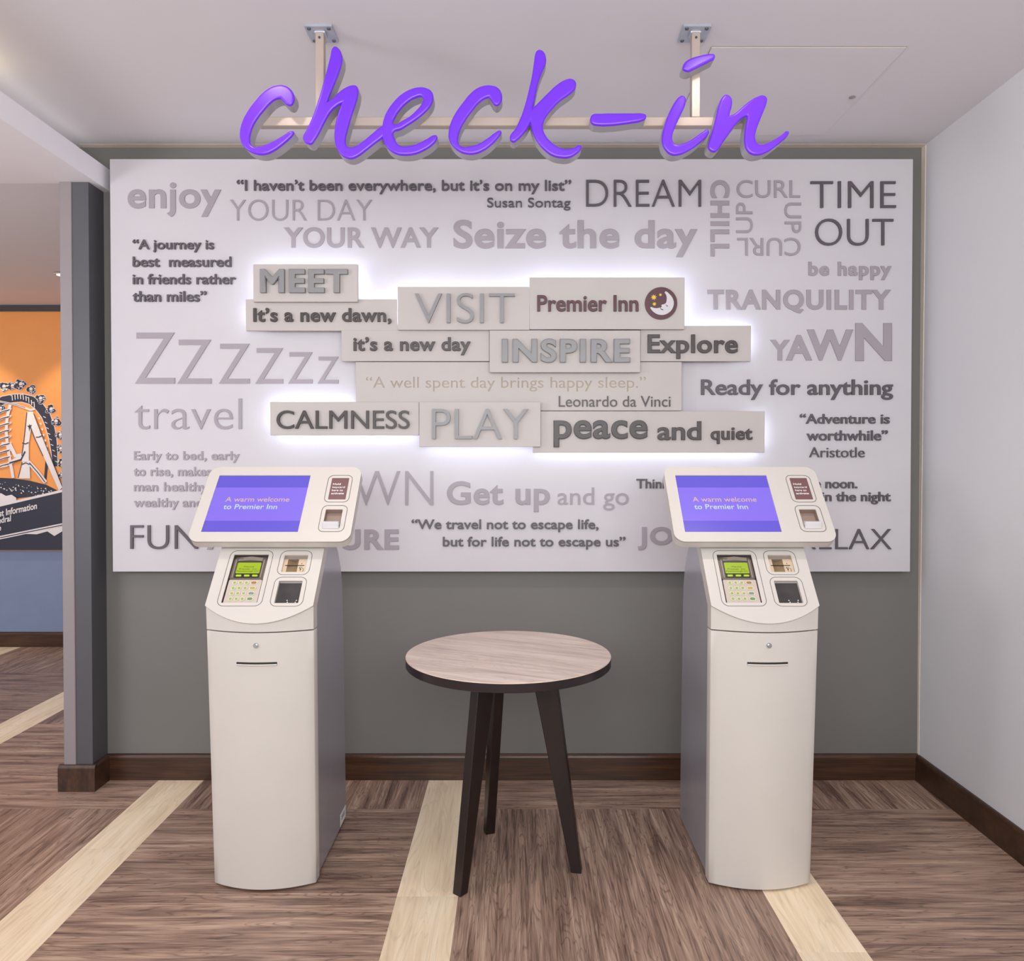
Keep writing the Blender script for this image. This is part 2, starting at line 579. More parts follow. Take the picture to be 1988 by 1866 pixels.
def floor():
    """parquet: pale strips running away from the viewer, square blocks of dark planks, alternating direction"""
    me = bpy.data.meshes.new('floor')
    verts, faces, mats, uvs, tones = [], [], [], [], []

    def plank(x0, x1, y0, y1, along, mi):
        b = len(verts)
        verts.extend(((x0, y0, 0), (x1, y0, 0), (x1, y1, 0), (x0, y1, 0)))
        faces.append((b, b + 1, b + 2, b + 3))
        mats.append(mi)
        tones.append(random.random())
        ou, ov = random.uniform(0, 50), random.uniform(0, 50)
        for (x, y) in ((x0, y0), (x1, y0), (x1, y1), (x0, y1)):
            uvs.append(((y - y0) + ou, (x - x0) + ov) if along == 'y' else ((x - x0) + ou, (y - y0) + ov))
    SW, PITCHX, BLK = 0.184, 1.105, 0.9225
    s0 = -0.267
    xmax, ymin, ymax = XR + 0.05, -0.6, 5.45
    YB = 2.822
    # strips
    for k in range(-5, 3):
        c = s0 + PITCHX * k
        a, b = c - SW / 2, min(c + SW / 2, xmax)
        if a >= xmax:
            continue
        y = {-1: 2.5303, 1: 1.9917}.get(k, 2.25) - 1.2 * 4
        while y < ymax:
            plank(a, b, max(y, ymin), min(y + 1.2, ymax), 'y', 1) if y + 1.2 > ymin else None
            y += 1.2
        # block column to the right of strip k
        cx0, cx1 = c + SW / 2, min(c + PITCHX - SW / 2, xmax)
        if cx0 >= xmax:
            continue
        for j in range(-5, 4):
            y0, y1 = YB + j * BLK, YB + (j + 1) * BLK
            y0, y1 = max(y0, ymin), min(y1, ymax)
            if y1 <= y0:
                continue
            deep = (k + j) % 2 == 1      # planks running in depth
            if deep:
                n = 5
                full = (PITCHX - SW) / n
                for i in range(n):
                    xa, xb = c + SW / 2 + i * full, c + SW / 2 + (i + 1) * full
                    xb = min(xb, xmax)
                    if xb > xa:
                        plank(xa, xb, y0, y1, 'y', 0)
            else:
                n = 5
                full = BLK / n
                yb = YB + j * BLK
                for i in range(n):
                    ya, yc = max(yb + i * full, ymin), min(yb + (i + 1) * full, ymax)
                    if yc > ya:
                        plank(cx0, cx1, ya, yc, 'x', 0)
    me.from_pydata(verts, [], faces)
    uv = me.uv_layers.new(name='UVMap')
    for i, l in enumerate(uvs):
        uv.data[i].uv = l
    at = me.attributes.new('tone', 'FLOAT', 'FACE')
    for i, t in enumerate(tones):
        at.data[i].value = t
    for i, p in enumerate(me.polygons):
        p.material_index = mats[i]
    link('floor', me, [M_FLOOR, M_FLOOR_PALE], None, 'structure')


floor()

b = MB(); b.box(-1.79, XR + 0.12, YW, YW + 0.12, 0, 2.75); b.build('wall_back', M_WALL_GREY, None, 'structure')
b = MB(); b.box(XR, XR + 0.12, -0.6, YW, 0, ZC + 0.1); b.build('wall_right', M_WALL_WHITE, None, 'structure')
b = MB(); b.box(-1.90, XR + 0.12, -0.6, YW + 0.12, ZC, ZC + 0.1); b.build('ceiling', M_CEIL, None, 'structure')
# thin taupe strips at the back edge of ceiling and right wall, the latter tapering
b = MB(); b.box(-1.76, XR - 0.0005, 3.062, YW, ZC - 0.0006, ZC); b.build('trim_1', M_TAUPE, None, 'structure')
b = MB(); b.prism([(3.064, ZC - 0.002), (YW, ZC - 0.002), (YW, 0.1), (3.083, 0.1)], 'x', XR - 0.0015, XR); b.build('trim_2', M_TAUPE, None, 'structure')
# upstand above the low soffit on the left
b = MB(); b.box(-1.90, -1.777, -0.6, 3.075, ZS + 0.087, ZC); b.build('wall_left', M_WALL_WHITE, None, 'structure')
# low soffit with its square edge, and the slightly lower ceiling of the room beyond
b = MB(); b.box(-6.2, -1.65, -0.6, 3.0, ZS, ZS + 0.087); b.box(-1.79, -1.65, 3.0, YW, ZS, ZS + 0.087)
b.build('trim_3', M_BEAM, None, 'structure')
b = MB(); b.box(-6.2, -1.79, 3.0, 5.45, ZS, ZS + 0.087); b.build('ceiling_far', M_CEIL, None, 'structure')
# wall end on the left with its pale corner trim
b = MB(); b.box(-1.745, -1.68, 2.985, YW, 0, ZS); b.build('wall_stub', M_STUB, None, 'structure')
b = MB(); b.box(-1.792, -1.745, 2.981, YW + 0.12, 0, ZS); b.build('trim_4', M_STUB_TRIM, None, 'structure', bevel=0.002, seg=1)
b = MB(); b.box(-6.2, -0.6, 5.33, 5.45, 0, 2.5); b.build('wall_far', M_BLUE_WALL, None, 'structure')

# baseboards with a rounded top edge
BH, BT = 0.105, 0.016


def base_profile():
    pts = [(0, 0), (BT, 0), (BT, BH - 0.018)]
    for i in range(1, 6):
        a = math.radians(90 * i / 5)
        pts.append((BT - 0.012 + 0.012 * math.cos(a), BH - 0.018 + 0.018 * math.sin(a)))
    pts.append((0, BH))
    return pts


prof = base_profile()
b = MB(); b.prism([(YW - p, z) for p, z in prof], 'x', -1.68, XR); b.build('baseboard_back', M_BASE, None, 'structure')
b = MB(); b.prism([(XR - p, z) for p, z in prof], 'y', -0.6, YW - BT); b.build('baseboard_right', M_BASE_Y, None, 'structure')
b = MB()
b.prism([(2.985 - p, z) for p, z in prof], 'x', -1.81, -1.664)
b.prism([(-1.68 + p, z) for p, z in prof], 'y', 2.985, YW - BT)
b.build('baseboard_left', M_BASE_Y, None, 'structure')
b = MB(); b.prism([(5.33 - p, z) for p, z in prof], 'x', -6.2, -0.6); b.build('baseboard_far', M_BASE, None, 'structure')

# ------------------------------------------------------------------ ceiling hatch
h = thing('access_hatch', (0.90, 2.66, ZC), 'white square access hatch in the ceiling behind the purple letters', 'hatch')
b = MB(); b.box(-0.3012, 0.3012, -0.3132, 0.3132, -0.0015, 0.0); b.build('frame', M_SLOT_TRAY, h, label='dark gap round the hatch panel')
b = MB(); b.box(-0.2995, 0.2995, -0.3115, 0.3115, -0.003, -0.001); b.build('panel', M_HATCH, h)
b = MB(); b.cyl((0.272, 0.002, -0.006), 0.011, 'z', 0.003, 20); b.build('lock', M_CHROME, h, label='round chrome budget lock')

# ------------------------------------------------------------------ feature panel with its lettering
YP = 3.04
pan = thing('feature_panel', (0, YW, 0.86), 'large off-white wall panel covered in grey words and quotations', 'wall panel')
PO = (0, YW, 0.86)
X0, Z1 = at_y(213.3, 308.5, YP)
X1, Z0 = at_y(1774, 1110.2, YP)
X0, X1 = -1.6249, 1.5832
b = MB(); b.box(X0, X1, YP - YW, YP + 0.018 - YW, Z0 - 0.86, Z1 - 0.86); b.build('board', M_PANEL, pan, bevel=0.0015, seg=1)
for z in (Z0 + 0.06, Z1 - 0.11):
    b = MB(); b.box(X0 + 0.06, X1 - 0.06, YP + 0.018 - YW, -0.0013, z - 0.86, z - 0.81)
    b.build('batten', M_GAP, pan, label='dark fixing batten')

G, D = M_GREY_INK, M_DARK_INK
LT, RG, MD, SB, BD, HV = -0.020, 0.0, 0.006, 0.014, 0.022, 0.036
TH, TD = 0.004, 0.008   # flat pale letters / raised dark letters


def W(body, box, m, w, rot=0, space=None, d=None):
    space = (1.13 if w >= HV else 1.05 if w >= BD else 1.0) if space is None else space
    txt = ' '.join(body.split())
    col = 'pale grey' if m is G else 'dark grey raised'
    d = (TH if m is G else TD) if d is None else d
    if ' ' in body:
        line(body, box, YP, d, m, pan, w, space, col, PO)
    else:
        lettering(body, box, YP, d, m, pan, w, rot, space, label='%s lettering reading %s' % (col, txt), off=PO)


W('enjoy', (248.5, 354.9, 429.6, 421.7), G, BD)
W('\u201cI haven\u2019t been everywhere, but it\u2019s on my list\u201d', (460.6, 350, 1109, 377.5), D, SB)
W('Susan Sontag', (945.9, 384.8, 1107.4, 409.2), D, RG)
W('YOUR DAY', (447, 387.9, 722.5, 429), G, -0.012)
W('YOUR WAY', (551.3, 441.7, 851.4, 481.7), G, BD)
W('Seize the day', (880.4, 427.3, 1353.8, 499.6), G, BD + 0.004)
W('DREAM', (1137.7, 350, 1360.6, 401.7), D, LT + 0.006)
W('CHILL', (1378.9, 350, 1416, 498), G, HV, -90)
W('CURL', (1429.6, 350, 1553, 384.5), G, 0.002)
W('UP', (1522.5, 393.8, 1555, 452.7), G, 0.002, -90)
W('CURL', (1431, 462, 1554, 497), G, 0.002, 180)
W('UP', (1428.7, 393.8, 1461, 452.7), G, 0.002, 90)
W('TIME', (1572.7, 353, 1738, 404.2), D, LT + 0.006)
W('OUT', (1581.7, 425.4, 1733, 477.5), D, LT + 0.006)
W('be happy', (1569, 508.5, 1730.4, 544), G, HV)
W('TRANQUILITY', (1373, 562.5, 1729, 608.5), G, HV)
for ch, bx in (('Y', (1494.4, 660, 1533, 700)), ('A', (1525.4, 650.7, 1576, 700)), ('W', (1566, 640, 1656, 700.3)), ('N', (1660, 627.6, 1731, 701))):
    lettering(ch, bx, YP, TH, G, pan, HV, label='pale grey letter %s of the growing word YAWN' % ch, off=PO)
W('\u201cA journey is', (259, 465.6, 416.3, 490.7), D, SB)
W('best  measured', (259, 499, 450, 519), D, SB)
W('in friends rather', (259, 532.4, 459, 552.7), D, SB)
W('than miles\u201d', (259, 565.6, 402, 586.5), D, SB)
for k, bx in enumerate(((262.8, 646, 340, 745), (345, 659.7, 410.7, 745), (425.4, 667.6, 485, 745), (496.3, 676, 549.9, 745), (560, 684, 607, 745), (616.9, 692.7, 657.5, 745))):
    t = 'Z' if k < 1 else 'z'
    lettering('Z', bx, YP, TH, G, pan, -0.006 + 0.002 * k, label='pale grey letter %s of the shrinking snore' % t, off=PO)
W('travel', (262, 773.8, 469.9, 833.8), G, -0.010)
W('Early to bed, early', (260.6, 876, 465.6, 898.6), G, BD)
W('to rise, makes a', (260.2, 906.5, 430, 927.5), G, BD)
W('man healthy,', (260.6, 936.2, 409, 959.5), G, BD)
W('wealthy and wise', (260.6, 967, 451, 990), G, BD)
W('FUN', (254.4, 1019.7, 385, 1066), D, LT + 0.008)
W('ADVENTURE', (402, 1027.5, 774.5, 1067.4), G, HV)
W('DOWN', (551, 913.7, 841.5, 981.7), G, -0.013)
W('Get up', (867.9, 934, 1067.5, 994), G, BD + 0.002)
W('and go', (1082.5, 946.4, 1220.3, 990.7), G, 0.0)
W('\u201cWe travel not to escape life,', (799.3, 1008, 1161.7, 1033), D, SB)
W('but for life not to escape us\u201d', (860, 1042, 1214, 1066.5), D, SB)
W('Think in the morning. Act in the noon.', (1235.3, 929.6, 1663.4, 954), D, SB)
W('Eat in the evening. Sleep in the night', (1300, 954.6, 1728, 979), D, SB)
W('JOY', (1238, 1022.8, 1348, 1068), G, HV)
W('RELAX', (1553, 1026.8, 1729.6, 1066), D, LT + 0.008)
W('Ready for anything', (1360.6, 736.6, 1732.4, 776.6), D, SB)
W('\u201cAdventure is', (1552, 803.4, 1726, 823), D, SB)
W('worthwhile\u201d', (1565.4, 835.4, 1722.5, 855.7), D, SB)
W('Aristotle', (1570.4, 868.3, 1677.5, 888.2), D, -0.004)

# ------------------------------------------------------------------ raised word plaques
Y0, Y1, Y2 = 3.000, 2.992, 2.972      # front faces of the layers
PT = 0.016


def plaque(box, layer, label):
    yf = (Y1, Y2, Y0, 2.983)[layer]
    u0, v0, u1, v1 = box
    x0, z1 = at_y(u0, v0, yf)
    x1, z0 = at_y(u1, v1, yf)
    org = ((x0 + x1) / 2, YP, z0)
    t = thing('word_plaque', org, label, 'plaque', 'raised word plaques on the feature panel')
    b = MB(); b.box(x0 - org[0], x1 - org[0], yf - YP, yf + PT - YP, 0, z1 - z0)
    bo = b.build('board', M_PLAQUE, t, bevel=0.001, seg=1)
    b = MB()
    b.box(x0 + 0.045 - org[0], x1 - 0.045 - org[0], yf + PT - YP, -0.0013, 0.045, z1 - z0 - 0.045)
    if layer == 2:
        b.bm.free()
        b = MB(); b.box(at_y(730, 740, yf)[0] - org[0], at_y(930, 740, yf)[0] - org[0], yf + PT - YP, -0.0013, 0.045, z1 - z0 - 0.03)
    b.build('spacer', M_PANEL, t)
    return dict(t=t, org=org, yf=yf, x0=x0, x1=x1, z0=z0, z1=z1, board=bo)


def pw(p, body, box, m, w, depth=0.010, label=None, space=None):
    space = (1.13 if w >= HV else 1.05 if w >= BD else 1.0) if space is None else space
    if ' ' in body:
        return line(body, box, p['yf'], depth, m, p['t'], w, space, 'raised', p['org'])
    return lettering(body, box, p['yf'], depth, m, p['t'], w, 0, space, label, off=p['org'])


def led(p, side, u0=None, u1=None):
    """LED strip tucked behind one edge of a plaque, lighting the panel"""
    o, ins = p['org'], 0.012
    y0, y1 = p['yf'] + PT - YP, p['yf'] + PT + 0.012 - YP
    xa, xb = p['x0'], p['x1']
    if u0 is not None:
        xa = at_y(u0, 700, p['yf'])[0]
    if u1 is not None:
        xb = at_y(u1, 700, p['yf'])[0]
    b = MB()
    h = p['z1'] - p['z0']
    if side == 'top':
        b.box(xa + ins - o[0], xb - ins - o[0], y0, y1, h - ins - 0.005, h - ins)
    elif side == 'bottom':
        b.box(xa + ins - o[0], xb - ins - o[0], y0, y1, ins, ins + 0.005)
    elif side == 'left':
        b.box(xa + ins - o[0], xa + ins + 0.005 - o[0], y0, y1, ins + 0.014, h - ins)
    else:
        b.box(xb - ins - 0.005 - o[0], xb - ins - o[0], y0, y1, ins + 0.014, h - ins)
    b.build('led_strip', M_LED, p['t'], label='white LED strip behind the edge')


A_ = plaque((491.5, 513, 694.4, 586), 1, 'raised plaque reading MEET in thick grey capitals, top left of the cluster')
pw(A_, 'MEET', (507, 524, 676, 569.5), M_PL_GREY, HV, 0.016)
for s in ('top', 'left', 'right'):
    led(A_, s)
B_ = plaque((477, 581, 772, 642), 0, 'raised plaque reading It\u2019s a new dawn, below the MEET plaque')
pw(B_, 'It\u2019s a new dawn,', (493, 598.6, 760.3, 630), M_PL_DARK, BD)
led(B_, 'left'); led(B_, 'top', 694, 780)
C_ = plaque((772, 557, 1027.8, 640.6), 1, 'raised plaque reading VISIT in thin grey capitals')
pw(C_, 'VISIT', (806.4, 570.4, 999.5, 628.4), M_PL_GREY, -0.012, 0.014)
led(C_, 'top'); led(C_, 'left')
D_ = plaque((1028.2, 538.6, 1329, 639.4), 1, 'raised plaque with maroon hotel name and round moon emblem')
pw(D_, 'Premier Inn', (1043, 573.9, 1239, 605.5), M_MAROON, SB + 0.003)
led(D_, 'top'); led(D_, 'right'); led(D_, 'left')
E_ = plaque((662.8, 641.4, 950.3, 701.2), 0, 'raised plaque reading it\u2019s a new day, left of the INSPIRE plaque')
pw(E_, 'it\u2019s a new day', (686.8, 655, 913.7, 690), M_PL_DARK, BD)
G_ = plaque((1243.2, 632.4, 1457.7, 701.4), 0, 'raised plaque reading Explore, right of the INSPIRE plaque')
pw(G_, 'Explore', (1257, 650, 1431.5, 697.2), M_PL_DARK, BD)
led(G_, 'top', 1300, None); led(G_, 'right')
F_ = plaque((950.5, 641.5, 1243, 723), 1, 'raised plaque reading INSPIRE in thick grey capitals')
pw(F_, 'INSPIRE', (974.6, 658.4, 1222.5, 704.8), M_PL_GREY, HV, 0.016)
H_ = plaque((690.7, 702.6, 1323.3, 797.4), 2, 'widest raised plaque with an engraved quotation about a well spent day')
I_ = plaque((524.5, 780.3, 813.6, 845), 3, 'raised plaque reading CALMNESS in dark capitals')
pw(I_, 'CALMNESS', (538, 797, 795.5, 833), M_PL_DARK, 0.003)
for s in ('top', 'left', 'bottom'):
    led(I_, s, None, 689 if s == 'top' else None)
J_ = plaque((814, 780.5, 1049.4, 867.5), 1, 'raised plaque reading PLAY in thin grey capitals')
pw(J_, 'PLAY', (839.8, 794, 1025.4, 852.3), M_PL_GREY, -0.010, 0.016)
led(J_, 'bottom', None, 1034)
K_ = plaque((1034, 798.4, 1484.5, 879), 0, 'raised plaque reading peace and quiet, lowest of the cluster')
pw(K_, 'peace', (1074.7, 816, 1256.8, 868.4), M_PL_DARK, BD + 0.004)
pw(K_, 'and', (1276, 818, 1360.6, 855), M_PL_DARK, SB + 0.004)
pw(K_, 'quiet', (1379.4, 830, 1459.7, 862), M_PL_DARK, BD)
led(K_, 'bottom'); led(K_, 'right')
pw(H_, 'Leonardo da Vinci', (1084.7, 769, 1301.5, 790), M_PL_DARK, 0.0, 0.004)

# quotation cut into the board of the widest plaque
cut_me = text_mesh('\u201cA well spent day brings happy sleep.\u201d', 0.0)
xs = [v.co.x for v in cut_me.vertices]; ys = [v.co.y for v in cut_me.vertices]
ax, bx, ay, by = min(xs), max(xs), min(ys), max(ys)
for v in cut_me.vertices:
    X, Z = at_y(710.7 + (v.co.x - ax) / (bx - ax) * (1254 - 710.7), 760.3 + (v.co.y - ay) / (by - ay) * (731.7 - 760.3), H_['yf'])
    v.co = (X - H_['org'][0], H_['yf'] - YP + (0.004 if v.co.z < 0.5 else -0.003), Z - H_['org'][2])
bmc = bmesh.new(); bmc.from_mesh(cut_me)
bmesh.ops.remove_doubles(bmc, verts=bmc.verts[:], dist=1e-6)
bmesh.ops.recalc_face_normals(bmc, faces=bmc.faces[:])
bmc.to_mesh(cut_me); bmc.free()
cut_me.materials.append(M_CORE)
cutter = bpy.data.objects.new('cutter', cut_me)
COL.objects.link(cutter); cutter.parent = H_['t']
md = H_['board'].modifiers.new('cut', 'BOOLEAN')
md.operation = 'DIFFERENCE'; md.solver = 'EXACT'; md.use_self = True; md.material_mode = 'TRANSFER'; md.object = cutter
dg = bpy.context.evaluated_depsgraph_get(); dg.update()
new_me = bpy.data.meshes.new_from_object(H_['board'].evaluated_get(dg))
print('ENGRAVE', len(H_['board'].data.vertices), len(cut_me.vertices), len(new_me.vertices), [m and m.name for m in new_me.materials])
H_['board'].modifiers.clear()
old = H_['board'].data
H_['board'].data = new_me
bpy.data.objects.remove(cutter)

# round moon emblem on the maroon-name plaque
ex, ez = at_y(1283, 589.5, Y2)
er = 31.2 / F_PX * Y2
cu, cz = ex - D_['org'][0], ez - D_['org'][2]
yl = Y2 - YP
b = MB(); b.cyl((cu, yl - 0.006, cz), er, 'y', 0.006, 64)
emb = b.build('emblem', M_MAROON, D_['t'], label='round maroon emblem')


def emb_poly(pts, y0, y1, m, name, label=None, smooth=True):
    s = er / 518.0
    me = curve_mesh([[((p[0] - 1042) * s, -(p[1] - 818) * s) + tuple(p[2:]) for p in pts]], 0.5, smooth)
    for v in me.vertices:
        v.co = (cu + v.co.x, yl + (y1 if v.co.z > 0 else y0), cz + v.co.y)
    return link(name, me, m, emb, None, label)


emb_poly([(1180, 443), (1230, 462), (1300, 525), (1375, 610), (1425, 710), (1443, 810), (1425, 930), (1365, 1045), (1270, 1130), (1160, 1182), (1050, 1195),
          (930, 1175), (810, 1110), (730, 1030), (695, 970), (700, 945), (725, 942), (780, 962), (870, 978), (960, 970), (1015, 955, 1), (1025, 962, 1),
          (1062, 930, 1), (1050, 915, 1), (1060, 905, 1), (1040, 885, 1), (1055, 870), (1130, 850), (1185, 815), (1212, 740), (1218, 660), (1200, 560), (1160, 490), (1158, 458)],
         -0.0065, -0.0085, M_MOON, 'moon', 'white crescent moon with a sleeping face')
emb_poly([(1000, 962, 1), (1012, 960, 1), (1045, 1000), (1110, 1035), (1085, 1040), (1030, 1015)], -0.0088, -0.0092, M_BLACK, 'mouth')
emb_poly([(1195, 862), (1212, 885), (1255, 915), (1238, 925), (1205, 900)], -0.0088, -0.0092, M_BLACK, 'eye')
for (sx, sy, sr) in ((803, 630, 102), (1015, 550, 55), (822, 845, 72)):
    pts = []
    for i in range(16):
        a = math.pi * i / 8 + 0.2
        rr = sr if i % 2 == 0 else sr * 0.48
        pts.append((sx + rr * math.cos(a), sy - rr * math.sin(a)))
    emb_poly(pts, -0.0065, -0.0082, M_YELLOW, 'star', 'yellow star', smooth=False)

# ------------------------------------------------------------------ check-in sign
YL = 2.200      # front of the letters
sg = thing('check_in_sign', (0.0, 2.262, ZC), 'hanging sign of purple script letters reading check-in on a metal frame', 'sign')
SO = (0.0, 2.262, ZC)


def sl(x0, x1, y0, y1, z0, z1):
    return (x0 - SO[0], x1 - SO[0], y0 - SO[1], y1 - SO[1], z0 - SO[2], z1 - SO[2])


b = MB(); b.box(*sl(-0.762, 0.680, 2.2445, 2.2695, 2.292, 2.318)); b.build('crossbar', M_FRAME, sg, bevel=0.0015, seg=1)
for cx in (-0.580, 0.528):
    b = MB(); b.box(*sl(cx - 0.0125, cx + 0.0125, 2.2445, 2.2695, 2.318, ZC - 0.006))
    po = b.build('post', M_FRAME, sg, bevel=0.0015, seg=1)
    b = MB(); b.cyl((cx, 2.2425 - SO[1], -0.030), 0.0035, 'y', 0.003, 12); b.build('screw', M_SCREW, po)
    b = MB(); b.box(*sl(cx - 0.041, cx + 0.041, 2.226, 2.314, ZC - 0.008, ZC))
    cp = b.build('ceiling_plate', M_ZINC, sg, bevel=0.001, seg=1)
    b = MB(); b.box(*sl(cx - 0.017, cx + 0.017, 2.244, 2.278, ZC - 0.016, ZC - 0.007)); b.build('weld_collar', M_ZINC, cp, bevel=0.004, seg=2)
    for dx in (-0.029, 0.029):
        for dy in (2.238, 2.302):
            b = MB(); b.cyl((cx + dx, dy - SO[1], -0.0105), 0.0052, 'z', 0.003, 14, 0.006); b.build('screw', M_SCREW, cp)


def zA(x, y):
    return 440 + x / 3.55, 60 + y / 3.548


def zB(x, y):
    return 980 + x / 3.4276, 60 + y / 3.4259


def letter(ch, loops, zf, dy=0.0, part='letter'):
    pl = []
    for l in loops:
        o = []
        for p in l:
            X, Z = at_y(*zf(p[0], p[1]), YL)
            o.append((X, Z) + tuple(p[2:]))
        pl.append(o)
    me = curve_mesh(pl, 0.5, True, res=5)
    for v in me.vertices:
        v.co = (v.co.x - SO[0], (YL + 0.004 + (0.0 if v.co.z > 0 else 0.040)) + dy - SO[1], v.co.y - SO[2])
    can = link(part, me, M_CAN, sg, None, 'silver sided %s %s' % (part, ch) if part == 'letter' else 'silver sided %s' % ch)
    me = curve_mesh(pl, 0.003, True, bevel=0.006, bres=3, res=5)
    zmax = max(v.co.z for v in me.vertices)
    for v in me.vertices:
        t = v.co.z / zmax
        v.co = (v.co.x - SO[0], YL + 0.0045 - 0.008 * max(0, t) + dy - SO[1], v.co.y - SO[2])
    for p in me.polygons:
        p.use_smooth = True
    me.set_sharp_from_angle(angle=math.radians(50))
    link('acrylic_face', me, M_PURPLE, can, None, 'glossy purple acrylic face')


S = 1
letter('c', [[(352, 374), (400, 376), (440, 400), (465, 445), (462, 490), (440, 515), (415, 510), (392, 488), (372, 466, S), (340, 472), (300, 500), (255, 550), (215, 600), (185, 650), (165, 705), (160, 750), (168, 782), (190, 797), (230, 795), (290, 775), (350, 745), (405, 710), (445, 688), (463, 695), (458, 715), (430, 747), (380, 790), (330, 825), (275, 850), (220, 853), (165, 835), (120, 800), (95, 755), (90, 700), (105, 630), (140, 560), (190, 490), (250, 425), (300, 390)]], zA)
letter('h', [[(745, 106), (770, 118), (793, 160), (797, 200), (780, 270), (745, 360), (705, 460), (695, 488, S), (725, 468), (770, 425), (820, 390), (865, 374), (895, 378), (907, 402), (905, 440), (890, 500), (860, 590), (835, 680), (820, 750), (825, 785), (850, 802), (885, 795), (940, 760), (1000, 710), (1060, 660), (1085, 645, S), (1090, 720, S), (1070, 740), (1030, 770), (960, 825), (905, 865), (860, 882), (820, 875), (785, 850), (755, 800), (743, 740), (745, 670), (760, 590), (780, 530), (793, 500, S), (765, 515), (720, 555), (680, 620), (645, 690), (610, 750), (583, 781), (563, 780), (530, 755), (527, 725), (545, 690), (575, 630), (600, 570), (630, 480), (660, 380), (690, 270), (715, 170), (726, 122)]], zA)
letter('e', [[(1072, 665), (1085, 600), (1110, 545), (1150, 490), (1200, 440), (1265, 403), (1330, 388), (1380, 395), (1415, 420), (1425, 460), (1410, 510), (1370, 560), (1310, 610), (1250, 650), (1200, 680), (1150, 702), (1158, 740), (1180, 780), (1215, 795), (1260, 792), (1320, 775), (1380, 745), (1430, 718), (1449, 722), (1450, 745), (1420, 785), (1360, 825), (1300, 850), (1230, 858), (1170, 850), (1120, 820), (1090, 780), (1072, 730)],
             [(1152, 640), (1165, 590), (1195, 545), (1245, 495), (1300, 462), (1343, 455), (1355, 470), (1345, 500), (1310, 545), (1260, 590), (1205, 622), (1170, 642)]], zA, -0.0006)
letter('c', [[(1780, 376), (1830, 376), (1870, 392), (1895, 430), (1897, 475), (1880, 505), (1862, 516), (1840, 505), (1822, 475), (1808, 458, S), (1775, 470), (1730, 505), (1690, 555), (1650, 610), (1615, 670), (1597, 730), (1600, 775), (1625, 797), (1670, 795), (1730, 780), (1790, 745), (1850, 700), (1880, 685), (1894, 693), (1888, 712), (1860, 750), (1820, 790), (1770, 825), (1710, 848), (1650, 848), (1600, 830), (1560, 795), (1532, 745), (1530, 690), (1545, 630), (1580, 560), (1630, 490), (1680, 430), (1730, 392)]], zA)
letter('k', [[(203, 150), (215, 130), (235, 125), (260, 140), (275, 178), (273, 215), (250, 270), (225, 340), (205, 430), (188, 512, S), (230, 470), (290, 410), (350, 355), (410, 322), (445, 318), (470, 335), (475, 365), (460, 395), (420, 430), (370, 465), (320, 515), (280, 565), (258, 610), (255, 650), (270, 690), (300, 730), (345, 765), (390, 783), (430, 785), (465, 774), (495, 760), (511, 768), (505, 790), (475, 820), (430, 843), (375, 845), (315, 830), (265, 795), (225, 750), (195, 700), (178, 650), (170, 612, S), (150, 650), (120, 690), (85, 725), (60, 740), (40, 732), (33, 705), (45, 680), (70, 650), (95, 600), (115, 550), (140, 470), (160, 390), (180, 300), (195, 200)]], zB)
letter('hyphen', [[(570, 575), (583, 556), (640, 550), (750, 548), (860, 548), (922, 550), (942, 562), (936, 585), (910, 600), (850, 612), (780, 622), (700, 630), (620, 630), (585, 622), (570, 602)]], zB, part='hyphen')
letter('i', [[(1165, 434), (1185, 430), (1203, 445), (1205, 475), (1190, 520), (1160, 580), (1130, 650), (1115, 700), (1118, 735), (1140, 755), (1175, 752), (1220, 735), (1275, 700), (1320, 668), (1350, 655), (1361, 668), (1350, 695), (1310, 735), (1260, 775), (1210, 805), (1160, 825), (1110, 825), (1070, 795), (1047, 745), (1048, 690), (1065, 620), (1090, 550), (1120, 490), (1145, 452)]], zB)
letter('dot of the i', [[(1185, 237), (1197, 210), (1225, 189), (1270, 172), (1330, 158), (1375, 152), (1398, 160), (1396, 182), (1370, 200), (1310, 230), (1260, 255), (1225, 270), (1200, 266), (1185, 254)]], zB, part='letter_dot')
letter('n', [[(1450, 437), (1470, 423), (1495, 430), (1513, 460), (1510, 505), (1500, 540), (1495, 563, S), (1525, 552), (1570, 515), (1630, 465), (1680, 437), (1720, 428), (1745, 447), (1743, 480), (1725, 530), (1700, 590), (1675, 660), (1667, 710), (1680, 745), (1710, 755), (1750, 745), (1800, 718), (1850, 685), (1875, 665), (1891, 672), (1885, 695), (1850, 730), (1800, 770), (1750, 805), (1695, 825), (1645, 822), (1612, 795), (1597, 750), (1595, 690), (1605, 620), (1612, 580), (1611, 567, S), (1580, 580), (1540, 620), (1495, 680), (1450, 745), (1410, 800), (1390, 806), (1360, 790), (1352, 770), (1365, 720), (1385, 650), (1405, 570), (1425, 490)]], zB)

# ------------------------------------------------------------------ check-in kiosks
KY = 2.53
kiosk = thing('check_in_kiosk', (-0.7736, KY, 0), 'left white self check-in kiosk, grey side facing right, beside table', 'kiosk',
              'self check-in kiosks')


def bow(hw, yf, bulge, n=16):
    """plan outline of the bowed front: right return, arc, left return (closed behind)"""
    pts = [(-hw, yf + 0.040)]
    for i in range(n + 1):
        t = -1 + 2 * i / n
        pts.append((hw * t, yf - bulge * (1 - t * t)))
    pts.append((hw, yf + 0.040))
    return pts


def yf_at(z):
    return 2.314 - KY - 0.046 * z


